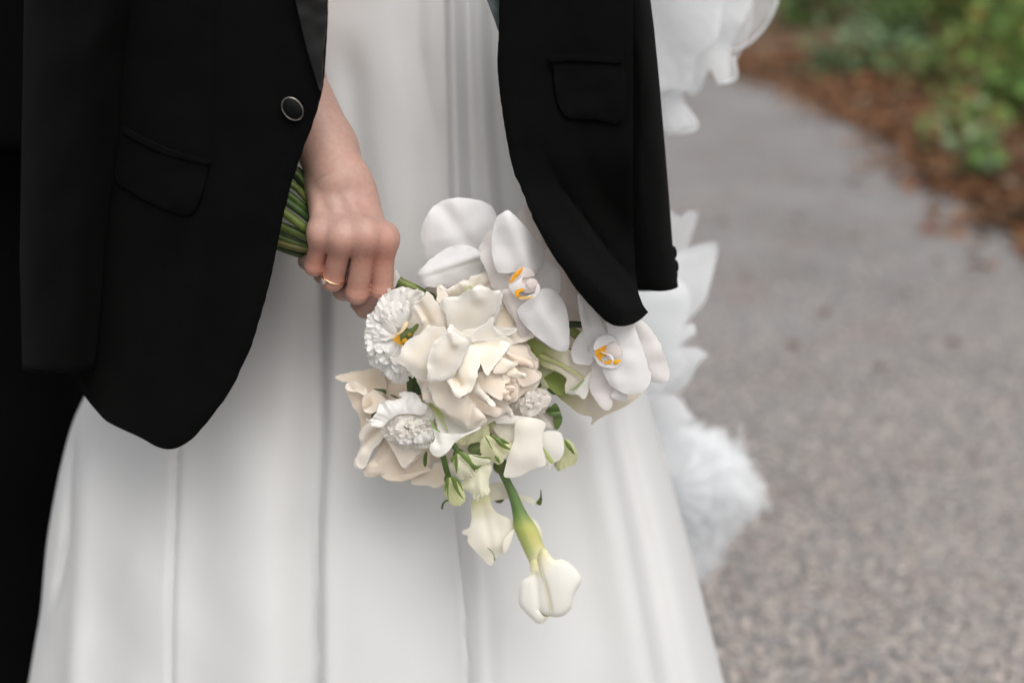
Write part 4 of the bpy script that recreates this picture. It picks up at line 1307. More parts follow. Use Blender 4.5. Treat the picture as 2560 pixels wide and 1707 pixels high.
q6([(45, 80), (140, 30), (225, 20), (260, 90), (310, 190), (365, 220), (420, 190), (480, 250), (530, 330), (600, 400), (510, 472), (432, 478), (300, 420), (200, 330), (110, 270), (75, 180)], -29, dome=11, tint=(1, .955, .90), creases=[((470, 260), (440, 470), 3, 8)])
q6([(-5, 95), (60, 60), (85, 130), (105, 255), (60, 262), (5, 240), (-12, 170)], -24, dome=5, tint=(1, .955, .90))
q6([(-60, -20), (0, 10), (60, 70), (10, 250), (-30, 120), (-70, 40)], -18, dome=4, tint=PINK)
q6([(420, 480), (470, 330), (560, 340), (640, 380), (720, 405), (880, 385), (780, 420), (680, 440), (560, 500)], -14, dome=4, tint=PINK)
# ---- ruffled flower at the left, with its green heart
la = flower('lisianthus', 'white ruffled flower with a green and yellow heart', 'Z1', (660, 850), 6, 9)
s1 = PT(la, 'Z1', 'lisi', dict(dome=6, fringe=(2.2, .26), step=4.5))
s1([(320, 1110), (340, 1200), (400, 1310), (480, 1400), (590, 1420), (610, 1455), (720, 1440), (740, 1400), (800, 1380), (770, 1290), (650, 1100), (450, 1050)], -6, ruffle=(4, 22, (650, 800)), tilt=(.1, .3))
s1([(290, 1030), (290, 1090), (330, 1112), (420, 1200), (500, 1280), (600, 1345), (700, 1355), (765, 1330), (720, 1180), (660, 960), (580, 860), (440, 940)], -14, ruffle=(4, 22, (650, 800)), tilt=(.1, .2))
s1([(500, 360), (430, 325), (370, 360), (320, 440), (280, 520), (200, 568), (185, 680), (162, 780), (172, 900), (163, 990), (205, 1045), (310, 1040), (450, 970), (560, 880), (655, 780), (700, 660), (580, 500)], -20, ruffle=(5, 20, (680, 800)), dome=8)
s1([(455, 228), (500, 217), (512, 240), (560, 225), (660, 203), (720, 198), (790, 228), (860, 228), (925, 262), (955, 295), (880, 400), (850, 470), (790, 560), (740, 660), (660, 740), (560, 640), (490, 500), (480, 330)], -16, ruffle=(5, 18, (680, 800)), dome=8, tilt=(0, -.2))
s1([(480, 620), (540, 560), (620, 600), (720, 660), (690, 740), (600, 760), (520, 720), (440, 800), (350, 830), (330, 780), (420, 700)], -27, ruffle=(3, 16, (700, 800)), dome=4)
frill(la, 'Z1', (660, 840), 480, 600, 88, 282, [(1.0, 11, -21, 17), (.80, 9, -26, 18), (.62, 7, -30, 20)])
s1([(530, 885), (600, 820), (660, 790), (670, 900), (645, 960), (575, 915)], -36, name='throat', fringe=None, tint=(1.0, .62, .10), dome=2)
s1([(500, 850), (620, 780), (700, 650), (735, 660), (700, 740), (640, 800), (560, 830)], -38, name='throat', fringe=None, tint=(1.0, .86, .58), dome=2)
pst = PT(la, 'Z1', 'green', dict(dome=5, step=4))
pst([(640, 895), (635, 800), (720, 760), (790, 730), (820, 780), (780, 835), (720, 880), (680, 925)], -39, name='pistil', tint=(.75, .85, .8))
pst([(770, 760), (800, 715), (850, 672), (877, 690), (835, 765), (800, 800)], -40, name='pistil', tint=(1.1, 1.1, .9))
pst([(650, 900), (680, 865), (720, 870), (705, 915), (660, 922)], -43, name='anther', tint=(6.0, 2.6, .4), dome=3)
pst([(725, 810), (760, 790), (790, 810), (760, 840), (735, 840)], -42, name='anther', tint=(3.5, 1.6, .5), dome=3)
# ---- lower left ruffled flower
lb = flower('lisianthus', 'white ruffled flower with tightly frilled heart at lower left', 'Z5', (880, 760), 8, 9)
s5 = PT(lb, 'Z5', 'lisi', dict(dome=6, fringe=(2.4, .3), step=4.5))
s5([(600, 640), (760, 560), (1000, 560), (1120, 640), (1180, 800), (1130, 960), (940, 970), (760, 920), (640, 800)], -2, ruffle=(3, 20, (900, 760)), dome=-3)
s5([(1050, 490), (1130, 480), (1200, 570), (1232, 625), (1170, 680), (1182, 800), (1130, 950), (1085, 800), (1040, 640)], -16, ruffle=(4, 16, (900, 760)))
s5([(640, 720), (740, 770), (850, 800), (960, 790), (1060, 790), (1165, 760), (1180, 900), (1130, 975), (1060, 990), (940, 972), (860, 950), (760, 922), (700, 880), (640, 790)], -18, ruffle=(5, 26, (900, 640)), tilt=(0, .2))
s5([(640, 720), (700, 650), (760, 640), (800, 720), (850, 790), (780, 840), (690, 820)], -22, ruffle=(4, 20, (900, 760)), dome=4)
s5([(830, 640), (960, 640), (1040, 660), (1060, 780), (960, 790), (870, 800), (820, 740)], -19, ruffle=(3, 22, (930, 620)), dome=4, tint=(1, .97, .91))
s5([(870, 800), (960, 770), (1060, 790), (1120, 850), (1000, 870), (900, 890), (850, 850)], -26, ruffle=(4, 26, (960, 700)), dome=3)
s5([(980, 850), (1100, 800), (1150, 880), (1060, 930), (960, 920)], -27, ruffle=(3, 26, (1000, 760)), dome=3)
s5([(740, 830), (860, 840), (940, 900), (880, 945), (780, 910)], -27, ruffle=(3, 26, (860, 700)), dome=3)
s5([(420, 650), (480, 668), (560, 540), (570, 500), (640, 460), (800, 440), (830, 412), (790, 380), (880, 350), (1000, 390), (1050, 470), (1112, 500), (1100, 560), (1060, 612), (950, 600), (850, 600), (760, 625), (690, 665), (600, 752), (510, 742), (468, 702)], -27, ruffle=(5, 18, (900, 900)), dome=8, tilt=(0, .3))
frill(lb, 'Z5', (890, 770), 290, 215, 0, 360, [(1.0, 14, -19, 17), (.74, 11, -25, 20), (.48, 8, -30, 26), (.28, 5, -33, 34)], (1, .985, .965))
# ---- pale rose behind, lower left
rc_ = flower('rose', 'pale beige rose set back at the lower left of the bouquet', 'Z5', (620, 720), 30, 14)
c5 = PT(rc_, 'Z5', 'rose_back', dict(dome=7, curl=4, curl_w=14))
c5([(70, 185), (250, 140), (420, 110), (530, 88), (630, 170), (650, 340), (560, 420), (440, 380), (420, 300), (330, 250), (200, 250)], 8, dome=-5, tint=(.98, .95, .9))
c5([(590, 180), (720, 230), (900, 240), (1010, 380), (800, 450), (690, 450), (640, 340)], 10, tint=PINK)
c5([(190, 300), (330, 360), (410, 430), (400, 560), (490, 610), (450, 710), (400, 835), (368, 820), (358, 650), (285, 520)], 6, tint=(1, .98, .95))
c5([(395, 550), (390, 430), (460, 365), (520, 332), (640, 430), (710, 445), (600, 480), (560, 550), (480, 602)], -4, tint=(1.08, 1.05, 1.03))
c5([(400, 520), (425, 420), (470, 400), (495, 500), (440, 540)], -7, dome=-1, tint=(.9, .82, .72), step=4.5)
c5([(192, 300), (250, 243), (330, 248), (400, 280), (445, 350), (440, 405), (330, 365), (240, 345)], -2, ruffle=(3, 12, (340, 420)), tint=(1.1, 1.1, 1.1))
c5([(368, 835), (440, 705), (570, 690), (680, 790), (600, 900), (500, 1010), (430, 1185), (370, 1205), (316, 1170), (328, 1080), (388, 960)], -1, dome=8, creases=[((420, 960), (560, 800), 5, 12)])
c5([(425, 1185), (520, 1090), (620, 900), (760, 880), (900, 930), (1060, 970), (1150, 1010), (1120, 1180), (1145, 1245), (980, 1275), (840, 1345), (680, 1335), (600, 1285), (440, 1285)], 4, tint=PINK, dome=9, creases=[((520, 1110), (640, 960), 6, 10)])
c5([(630, 850), (740, 915), (860, 950), (1060, 985), (960, 1105), (880, 1195), (828, 1195), (760, 1065)], -8, tint=(1.05, 1.04, 1.03))
c5([(925, 1335), (1000, 1265), (1140, 1235), (1200, 1150), (1330, 1180), (1325, 1330), (1220, 1425), (1100, 1402), (950, 1392)], 12, tint=(1, .98, .95))
c5([(600, 1280), (760, 1290), (920, 1265), (1130, 1230), (1000, 1290), (840, 1350), (670, 1340)], 1, dome=3, tint=(1, .96, .9))
# green in the gap
gp_ = flower('leaf_spray', 'dark green leaf bits between the two ruffled flowers', 'Z5', (900, 330), 20, 4)
g5 = PT(gp_, 'Z5', 'green', dict(dome=2, step=4))
g5([(505, 325), (580, 322), (642, 325), (652, 380), (600, 352)], -6, name='leaf', tint=(.45, .6, .6))
g5([(888, 200), (938, 200), (938, 365), (890, 355)], -8, name='stem', tint=(.45, .6, .55))
g5([(925, 205), (980, 200), (1045, 385), (930, 360)], 0, name='leaf', tint=(.3, .42, .4))
g5([(690, 385), (740, 395), (800, 430), (750, 420)], -12, name='leaf', tint=(.45, .6, .6))
g5([(1066, 1115), (1080, 1050), (1112, 1025), (1104, 1180), (1086, 1194), (1070, 1170)], -10, name='bud', tint=(.8, 1.0, .7))

# ---- calla lilies
def grad(p0, p1, stops):
    """pigment running along a flower from p0 to p1 (native pixels)"""
    p0 = np.array(p0); p1 = np.array(p1)
    d = p1 - p0
    ks = [s[0] for s in stops]
    def f(V):
        t = np.clip(((V - p0) @ d) / (d @ d), 0, 1)
        return np.stack([np.interp(t, ks, [s[1][i] for s in stops]) for i in range(3)], 1)
    return f
LG, WH, GR = (.80, .84, .42), (1, 1, 1), (.30, .42, .16)
ca = flower('calla_lily', 'white calla lily with a green veined throat in the middle of the bouquet', 'Z6', (90, 300), 6, 7)
k6 = PT(ca, 'Z6', 'calla', dict(dome=6, step=5))
k6([(50, 275), (110, 248), (200, 340), (320, 440), (440, 482), (550, 492), (480, 540), (380, 570), (240, 560), (150, 545), (120, 450), (85, 350)], -24, dome=-6, tint_fn=grad(nat('Z6', (60, 260)), nat('Z6', (200, 470)), [(0, (.62, .70, .22)), (.45, (.9, .92, .66)), (1, WH)]), creases=[((80, 270), (235, 545), 1.5, 6)])
k6([(66, 262), (105, 255), (160, 350), (205, 450), (238, 545), (222, 530), (180, 430), (120, 350)], -23, name='vein', dome=1, step=4, tint=(.62, .72, .24), creases=())
k6([(58, 425), (95, 500), (155, 548), (270, 566), (400, 562), (500, 520), (553, 490), (545, 520), (430, 570), (310, 640), (250, 720), (180, 782), (115, 785), (62, 735), (60, 670), (98, 640), (104, 590), (88, 530)], -37, dome=9, creases=[((100, 520), (130, 660), 3, 8)])
k6([(56, 415), (75, 440), (110, 500), (160, 540), (150, 548), (95, 512), (62, 455)], -42, name='rim', dome=1, step=3.5, tint=(.35, .50, .22))
cb = flower('calla_lily', 'broad white calla lily at the lower right of the roses', 'Z6', (800, 470), 10, 8)
k6 = PT(cb, 'Z6', 'calla', dict(dome=7, step=5.5))
k6([(670, 490), (740, 445), (915, 445), (930, 560), (860, 690), (800, 660), (720, 570)], -10, tint=(1, .99, .96))
k6([(1165, 555), (1280, 538), (1350, 570), (1372, 720), (1342, 800), (1280, 842), (1210, 800), (1150, 700)], -6, dome=8)
k6([(1160, 690), (1200, 740), (1272, 838), (1240, 852), (1200, 790)], -15, name='rim', dome=1, tint=(.55, .66, .25), step=4)
k6([(1180, 800), (1230, 840), (1252, 850), (1232, 916), (1192, 900)], -8, dome=2, step=4)
k6([(905, 445), (1050, 408), (1190, 458), (1165, 560), (1162, 700), (1192, 862), (1080, 900), (1005, 940), (930, 980), (788, 986), (800, 880), (842, 730), (885, 620)], -20, dome=10, creases=[((1000, 420), (960, 800), -2, 26)], tint=(1, .98, .95))
k6([(700, 445), (780, 372), (900, 388), (1000, 398), (1065, 415), (920, 458), (740, 462)], -18, dome=3)
cc = flower('calla_lily', 'calla lily hanging lowest on its green stem', 'Z7', (520, -60), -5, 7)
k7 = PT(cc, 'Z7', 'calla', dict(dome=10, step=5.5, nz=.15, cap=.22))
stemL = [(470, -120), (490, 0), (560, 150), (610, 300), (635, 430), (652, 560), (720, 720), (790, 870), (815, 960)]
stemR = [(560, -120), (600, 45), (680, 200), (742, 340), (802, 440), (862, 530), (912, 650), (960, 760), (1000, 850)]
SL = catmull([nat('Z7', q) for q in stemL], 4, False); SR = catmull([nat('Z7', q) for q in stemR], 4, False)
V, F, T = [], [], []
seg = 20
for i in range(len(SL)):
    c = (SL[i] + SR[i]) / 2; hwv = (SR[i] - SL[i]) / 2
    s = i / (len(SL) - 1)
    hr = np.linalg.norm(hwv) * MM * .9
    for k in range(seg):
        a = 2 * math.pi * k / seg
        pp = c + hwv * math.sin(a)
        V.append(at(pp[0], pp[1], Y0 - .004 - hr * math.cos(a)))
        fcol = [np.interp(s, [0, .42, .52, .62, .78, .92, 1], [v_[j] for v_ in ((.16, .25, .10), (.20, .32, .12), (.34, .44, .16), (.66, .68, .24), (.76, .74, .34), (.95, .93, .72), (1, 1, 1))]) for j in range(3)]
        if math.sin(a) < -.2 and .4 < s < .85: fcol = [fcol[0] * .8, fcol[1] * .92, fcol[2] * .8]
        T.append(fcol)
    if i:
        for k in range(seg): F.append(((i - 1) * seg + k, (i - 1) * seg + (k + 1) % seg, i * seg + (k + 1) % seg, i * seg + k))
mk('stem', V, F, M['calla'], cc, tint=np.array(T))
k7([(790, 420), (860, 480), (910, 560), (922, 640), (885, 640), (820, 500)], 6, tint=(.95, .94, .8), dome=3)
k7([(940, 740), (1030, 852), (1120, 855), (1220, 920), (1302, 1020), (1302, 1080), (1240, 1200), (1210, 1320), (1150, 1392), (1090, 1412), (1000, 1408), (1000, 1330), (960, 1150), (905, 980), (880, 840)], -12.5, dome=12, tint_fn=grad(nat('Z7', (890, 740)), nat('Z7', (1010, 980)), [(0, (.80, .78, .42)), (.5, (.96, .94, .76)), (1, WH)]), curl=3)
k7([(812, 880), (800, 1010), (722, 1068), (696, 1160), (694, 1280), (740, 1352), (800, 1412), (860, 1472), (902, 1482), (932, 1462), (935, 1405), (900, 1345), (940, 1388), (1003, 1405), (1016, 1340), (1000, 1200), (965, 1050), (930, 930), (880, 850)], -10, dome=12, curl=2, tint_fn=grad(nat('Z7', (850, 850)), nat('Z7', (830, 1040)), [(0, (.80, .78, .42)), (.5, (.93, .91, .68)), (1, WH)]), creases=[((862, 1010), (893, 1335), 2.5, 7)])
k7([(905, 940), (915, 950), (968, 1150), (1008, 1330), (1004, 1400), (1000, 1330), (956, 1150)], -21, name='vein', dome=.3, step=3.5, tint=(.90, .89, .62))
k7([(886, 1338), (940, 1392), (1003, 1405), (960, 1412), (925, 1396)], -24, name='rim', dome=.5, step=3.5, tint=(.3, .36, .2))
k7([(925, 1402), (985, 1414), (930, 1478), (915, 1450)], -10, name='tip', dome=2, step=4, tint=(.85, .82, .76))
cd = flower('calla_lily', 'half folded calla lily hanging behind the lowest one', 'Z7', (330, 200), 16, 6)
k7 = PT(cd, 'Z7', 'calla', dict(dome=9, step=5.5, tint=(.98, .96, .9)))
k7([(225, 310), (265, 250), (395, 220), (425, 320), (485, 400), (570, 440), (640, 480), (652, 560), (600, 680), (550, 795), (500, 808), (462, 852), (432, 908), (390, 900), (350, 852), (270, 772), (195, 682), (200, 622), (138, 602), (150, 568), (210, 540), (232, 440)], 4, tint_fn=grad(nat('Z7', (330, 230)), nat('Z7', (380, 480)), [(0, (.80, .80, .45)), (.5, (.93, .91, .74)), (1, (.98, .96, .9))]),
   creases=[((330, 330), (440, 800), 2, 12), ((470, 420), (530, 760), 1.5, 14)])
k7([(538, 765), (545, 670), (645, 556), (615, 680), (562, 785)], -6, dome=3, step=4.5)
k7([(384, 738), (435, 775), (466, 850), (452, 868), (440, 800)], -8, name='rim', dome=.5, step=3.5, tint=(.3, .36, .18))
ce = flower('calla_lily', 'calla lily turned away with a thin green tip', 'Z7', (500, 250), 22, 5)
k7 = PT(ce, 'Z7', 'calla', dict(dome=3, step=5, tint=(.92, .90, .82)))
k7([(400, 120), (540, 100), (620, 200), (700, 222), (800, 242), (902, 320), (800, 302), (700, 282), (560, 262), (420, 268)], 12)
PT(ce, 'Z7', 'green', dict(dome=1.5, step=3.5, tint=(.7, .8, .5)))([(866, 296), (900, 245), (908, 155), (922, 270), (905, 325)], 9, name='tip')
# callas behind the right orchid
cf = flower('calla_lily', 'calla lily with a green tube pointing right under the orchids', 'Z4', (40, 640), 14, 9)
k4 = PT(cf, 'Z4', 'calla', dict(dome=10, step=5.5))
k4([(-40, 430), (60, 500), (250, 600), (430, 600), (470, 700), (540, 750), (660, 755), (705, 810), (580, 932), (490, 1032), (420, 1062), (378, 1092), (368, 1000), (390, 930), (330, 870), (250, 832), (140, 792), (40, 720), (-40, 680)], -4, dome=12,
   tint_fn=grad(nat('Z4', (0, 600)), nat('Z4', (600, 830)), [(0, (.42, .52, .16)), (.22, (.56, .62, .26)), (.42, (.86, .84, .60)), (.7, (.98, .94, .86)), (1, (1, .97, .92))]), creases=[((120, 660), (570, 920), 2, 6)])
k4([(110, 650), (300, 740), (480, 840), (578, 920), (560, 925), (450, 850), (280, 765), (100, 690)], -13, name='vein', dome=.5, step=4, tint=(.70, .74, .36))
k4([(705, 808), (650, 1010), (590, 1152), (530, 1112), (470, 1045), (580, 930)], -12, dome=4)
k4([(418, 1060), (490, 1010), (590, 925), (500, 1035)], -15, name='rim', dome=.5, step=3.5, tint=(.40, .52, .24))
cg = flower('calla_lily', 'beige shaded calla lily under the right orchid', 'Z4', (260, 1000), 24, 8)
k4 = PT(cg, 'Z4', 'calla', dict(dome=8, step=5.5))
k4([(150, 870), (260, 830), (360, 880), (400, 930), (400, 1100), (300, 1110), (180, 1020), (105, 930)], 6, dome=-5, tint=(.36, .46, .13))
k4([(240, 1060), (380, 1090), (530, 1100), (640, 1010), (760, 1150), (830, 1240), (900, 1150), (1060, 1085), (1235, 1078), (1130, 1180), (990, 1262), (870, 1312), (740, 1382), (658, 1445), (670, 1352), (540, 1322), (420, 1232), (320, 1152)], 14, dome=9,
   tint_fn=grad(nat('Z4', (280, 1080)), nat('Z4', (700, 1280)), [(0, (.52, .56, .22)), (.35, (.72, .70, .48)), (.8, (.86, .80, .70)), (1, (.90, .85, .76))]))
# ---- ruffled flower right of the spiral heart
lc = flower('lisianthus', 'small white frilled flower right of the spiral rose', 'Z6', (1060, 250), 14, 9)
s6 = PT(lc, 'Z6', 'lisi', dict(dome=6, fringe=(2.2, .3), step=4.5, tint=(.98, .95, .92)))
s6([(810, 300), (900, 200), (1000, 140), (1130, 120), (1225, 160), (1245, 225), (1205, 300), (1170, 365), (1050, 402), (950, 392), (880, 375)], -4, ruffle=(3, 24, (1040, 250)))
s6([(1000, 160), (1080, 148), (1140, 200), (1090, 262), (1010, 252)], -16, ruffle=(2, 20, (1060, 210)), dome=3)
s6([(1090, 190), (1160, 160), (1245, 205), (1205, 300), (1110, 292)], -13, ruffle=(2.5, 20, (1060, 250)), dome=3)
s6([(940, 280), (1060, 265), (1155, 330), (1060, 395), (960, 375)], -14, ruffle=(2.5, 20, (1060, 220)), dome=3)
s6([(1080, 380), (1180, 360), (1280, 420), (1290, 520), (1190, 500), (1100, 430)], 8, ruffle=(3, 18, (1150, 350)), dome=3, tint=(.9, .86, .82))
frill(lc, 'Z6', (1060, 265), 175, 130, 0, 360, [(1.0, 12, -9, 18), (.70, 9, -14, 22), (.42, 6, -18, 30)], (.97, .945, .92))
g6x = flower('leaf_spray', 'green leaves right of the frilled flower', 'Z6', (1190, 320), 12, 4)
g6 = PT(g6x, 'Z6', 'green', dict(dome=3, step=4))
g6([(1185, 345), (1240, 300), (1295, 265), (1345, 370), (1310, 400), (1250, 395), (1210, 370)], 2, name='leaf', tint=(.75, .95, .8), creases=[((1200, 345), (1330, 340), 2, 4)])
g6([(1270, 400), (1345, 380), (1350, 450), (1305, 525), (1275, 480)], 4, name='leaf', tint=(.85, 1.0, .85))
g6([(1220, 130), (1260, 150), (1295, 180), (1250, 175)], 0, name='leaf', tint=(.5, .6, .5))
g6([(1095, 70), (1130, 40), (1150, 100), (1110, 110)], 0, name='leaf', tint=(.5, .6, .4))
g4 = PT(g6x, 'Z4', 'calla', dict(dome=3, step=4))
g4([(95, 800), (150, 785), (255, 830), (170, 880), (110, 920), (60, 880)], 2, name='sepal', tint=(.62, .66, .42))
g4([(40, 960), (110, 900), (190, 1030), (100, 1020)], 2, name='sepal', tint=(.66, .66, .46))
# ---- green buds below
PALE = (.93, .93, .70)
def sepals(par, lst, y):
    f = PT(par, 'Z6', 'green', dict(dome=1.5, step=3.5, tint=(1.1, 1.25, .9), thick=.001))
    for s_ in lst: f(s_, y, name='sepal')
ba = flower('lisianthus_bud', 'pale green bud directly under the roses', 'Z6', (620, 600), -6, 5)
b6 = PT(ba, 'Z6', 'lisi', dict(cap=.35, dome=11, step=4.5, fringe=(1.6, .3), tint=PALE))
b6([(550, 690), (570, 620), (640, 578), (720, 600), (800, 650), (845, 720), (812, 775), (742, 862), (680, 840), (570, 765)], -22, ruffle=(3, 22, (600, 570)))
b6([(740, 620), (850, 655), (845, 720), (790, 700)], -18, dome=3)
sepals(ba, [[(596, 590), (625, 620), (675, 722), (625, 650)], [(640, 578), (700, 590), (780, 660), (852, 722), (760, 690), (690, 620)], [(690, 590), (760, 610), (845, 660), (760, 650)], [(690, 780), (730, 800), (745, 850), (715, 830)]], -34)
b6([(430, 700), (500, 640), (565, 680), (560, 775), (455, 755)], -8, name='calyx', tint=(.30, .38, .18), fringe=None)
bb = flower('lisianthus', 'pale green frilled flower tucked under the calla lily', 'Z6', (500, 520), 0, 6)
b6 = PT(bb, 'Z6', 'lisi', dict(dome=5, step=4.5, fringe=(2.2, .3), tint=(.90, .91, .68)))
b6([(290, 640), (350, 580), (460, 510), (560, 450), (610, 440), (642, 560), (585, 625), (480, 652), (400, 675)], -16, ruffle=(5, 26, (560, 380)))
b6([(585, 430), (620, 405), (685, 410), (708, 460), (645, 515), (592, 490)], -12, ruffle=(3, 18, (620, 400)), tint=(.80, .84, .60))
bc = flower('lisianthus_bud', 'half open bud with green sepals on a short stem', 'Z6', (340, 770), -10, 5)
b6 = PT(bc, 'Z6', 'lisi', dict(cap=.35, dome=9, step=4.5, fringe=(1.8, .3), tint=(.96, .96, .82)))
b6([(378, 1035), (500, 950), (560, 860), (645, 840), (664, 900), (632, 1040), (642, 1135), (560, 1192), (502, 1232), (470, 1150), (400, 1112)], -18, ruffle=(5, 22, (520, 850)))
b6([(410, 780), (540, 778), (672, 792), (645, 840), (560, 872), (500, 945)], -22, ruffle=(3, 18, (400, 780)), dome=5)
b6([(246, 870), (290, 790), (350, 758), (420, 800), (502, 962), (400, 1002), (340, 992), (280, 932)], -28, ruffle=(3, 22, (350, 740)))
sepals(bc, [[(305, 745), (325, 770), (328, 900), (318, 955), (300, 850)], [(380, 765), (430, 800), (500, 870), (568, 872), (500, 915), (440, 860)], [(330, 740), (420, 760), (470, 850), (500, 935), (430, 850)], [(470, 775), (580, 790), (665, 800), (580, 805)], [(260, 810), (300, 770), (300, 800), (275, 850)]], -37)
bd_ = flower('lisianthus_bud', 'smallest green striped bud, lowest of the buds', 'Z6', (240, 1010), -14, 4)
b6 = PT(bd_, 'Z6', 'lisi', dict(cap=.35, dome=10, step=4, fringe=(1.5, .35), tint=(.86, .88, .58)))
b6([(195, 1090), (230, 1010), (290, 988), (352, 1030), (392, 1130), (402, 1222), (320, 1272), (250, 1232), (210, 1160)], -25, ruffle=(2, 20, (260, 980)))
sepals(bd_, [[(218, 1012), (245, 998), (238, 1150), (242, 1240), (224, 1120)], [(262, 990), (300, 988), (342, 1120), (392, 1212), (320, 1130)], [(300, 990), (350, 1025), (385, 1130), (345, 1060)], [(200, 1080), (225, 1020), (215, 1100), (208, 1150)]], -36)
be = flower('lisianthus_bud', 'blurred pale green bud at the right end of the broad calla', 'Z6', (1400, 720), 20, 6)
b6 = PT(be, 'Z6', 'lisi', dict(cap=.35, dome=8, step=5, fringe=(2, .25), tint=(.78, .80, .54)))
b6([(1340, 640), (1400, 620), (1460, 660), (1500, 760), (1490, 850), (1400, 890), (1320, 925), (1270, 860), (1340, 800)], 8, ruffle=(4, 16, (1380, 640)))
sepals(be, [[(1375, 620), (1430, 670), (1480, 770), (1400, 690)]], -4)
# thin stems and tendrils of the buds
def st6(pts, y, r, col, par, fr='Z6'):
    pp = smooth_path([at(*nat(fr, q), Y0 + y / 1000) for q in pts], 4)
    tube('stem', pp, r, M['green'], par, 8, tint=col)
st6([(255, 600), (290, 670), (345, 760)], -18, .0022, (.75, 1.0, .8), bc)
st6([(150, 690), (190, 800), (215, 900), (245, 1000)], -16, .0024, (.75, 1.0, .8), bd_)
st6([(245, 1210), (210, 1225), (185, 1255), (177, 1300)], -24, .0009, (.7, .9, .8), bd_)

# ---- orchids
oa = flower('orchid', 'white orchid facing right with orange marks above the roses', 'Z3', (1090, 900), 2, 7, 'calla')
o3 = PT(oa, 'Z3', 'orchid', dict(dome=9, curl=2, curl_w=12, thick=.0009))
o3([(1280, 650), (1380, 700), (1452, 790), (1455, 900), (1440, 1000), (1320, 960), (1230, 960), (1190, 830), (1240, 760)], -8)
o3([(665, 600), (692, 570), (790, 552), (830, 680), (900, 780), (1000, 800), (1000, 950), (900, 1000), (800, 955), (760, 862), (720, 742), (680, 672)], -15, dome=8, tint=(1.02, .99, .97))
o3([(940, 183), (1000, 230), (1080, 310), (1190, 430), (1292, 560), (1293, 660), (1272, 742), (1232, 792), (1190, 802), (1150, 790), (1080, 780), (960, 790), (850, 787), (800, 680), (783, 560), (778, 460), (800, 350), (830, 260), (882, 208)], -24, dome=11, creases=[((945, 215), (1150, 760), -6, 26)], tilt=(.35, 0))
o3([(868, 975), (960, 950), (1060, 990), (1150, 1040), (1080, 1150), (1090, 1260), (1165, 1365), (1150, 1395), (1080, 1422), (1048, 1402), (1020, 1280), (960, 1180), (900, 1085)], -22, dome=8, tint=(1.03, .99, .96), creases=[((940, 1000), (1100, 1390), -3, 14)])
o3([(1036, 1150), (1130, 1070), (1220, 985), (1320, 943), (1422, 990), (1502, 1110), (1532, 1250), (1542, 1450), (1512, 1552), (1400, 1542), (1280, 1462), (1150, 1352), (1070, 1252)], -30, dome=12, creases=[((1200, 1050), (1480, 1500), -3, 22)], tilt=(.15, 0))
lip = PT(oa, 'Z3', 'orchid', dict(dome=4, step=4, thick=.001, nz=.4))
lip([(1075, 740), (1150, 748), (1192, 790), (1197, 825), (1160, 828), (1100, 835), (1060, 850), (980, 892), (948, 890), (960, 850), (1010, 790)], -37, name='lip', tint=(1, .95, .93))
lip([(1040, 850), (1120, 820), (1180, 850), (1240, 900), (1210, 970), (1120, 990), (1060, 950)], -38, name='lip', dome=-5, tint=(1, .93, .91))
lip([(952, 905), (1010, 878), (1060, 850), (1084, 812), (1078, 895), (1135, 918), (1142, 950), (1060, 952), (1015, 1012), (965, 955)], -42, name='lip')
lip([(1005, 1010), (1060, 1032), (1140, 1018), (1205, 985), (1222, 908), (1248, 905), (1254, 962), (1202, 1032), (1120, 1048), (1050, 1048)], -47, name='lip')
lip([(1130, 870), (1180, 848), (1228, 870), (1222, 905), (1170, 940), (1135, 915)], -46, name='column', dome=8, tint=(1, .92, .90))
om = PT(oa, 'Z3', 'orange', dict(dome=1, step=3.2, thick=.0006, nz=.2))
om([(958, 888), (985, 825), (1035, 770), (1088, 740), (1062, 800), (1010, 850), (980, 885)], -45, name='orange_mark')
om([(1008, 1005), (1025, 962), (1088, 942), (1098, 965), (1052, 985), (1048, 1015), (1075, 1028), (1045, 1038)], -50, name='orange_mark')
om([(1050, 1030), (1110, 1030), (1200, 1018), (1150, 1040), (1090, 1046)], -53, name='orange_mark', tint=(1.0, 1.3, 4))
om([(945, 815), (955, 850), (962, 890), (950, 875)], -43, name='orange_mark', tint=(1, 1.2, 3))
# orchid set back, upper left
ob = flower('orchid', 'shaded white orchid with a large round petal against the dress', 'Z3', (680, 640), 34, 6, 'calla')
o3 = PT(ob, 'Z3', 'orchid', dict(dome=10, curl=3, curl_w=14, thick=.0009))
o3([(470, 58), (600, 73), (720, 108), (800, 170), (850, 350), (780, 500), (660, 620), (560, 600), (430, 580), (300, 620), (165, 662), (110, 560), (88, 430), (108, 320), (150, 220), (230, 128), (350, 70)], 26, dome=12, creases=[((280, 130), (620, 600), 3, 22)])
o3([(645, 640), (690, 470), (790, 370), (830, 540), (720, 640)], 14, dome=4, tint=(.99, .96, .95))
o3([(56, 822), (110, 730), (200, 650), (330, 560), (450, 520), (560, 528), (655, 580), (672, 650), (676, 745), (640, 812), (560, 872), (460, 890), (370, 925), (250, 935), (150, 922), (80, 872)], 8, dome=9, creases=[((80, 832), (640, 640), -4, 12), ((80, 845), (640, 662), 3, 8)])
od = flower('orchid', 'orchid mostly hidden behind the jacket edge', 'Z3', (1400, 640), 40, 6, 'calla')
o3 = PT(od, 'Z3', 'orchid', dict(dome=8, curl=3, curl_w=14, thick=.0009, tint=(.97, .92, .88)))
o3([(1040, 210), (1080, 150), (1140, 110), (1260, 260), (1300, 400), (1330, 580), (1190, 480), (1080, 330)], 22)
o3([(1250, 420), (1330, 460), (1450, 640), (1600, 860), (1640, 1140), (1510, 1150), (1420, 1000), (1440, 800), (1360, 700), (1280, 640)], 24)
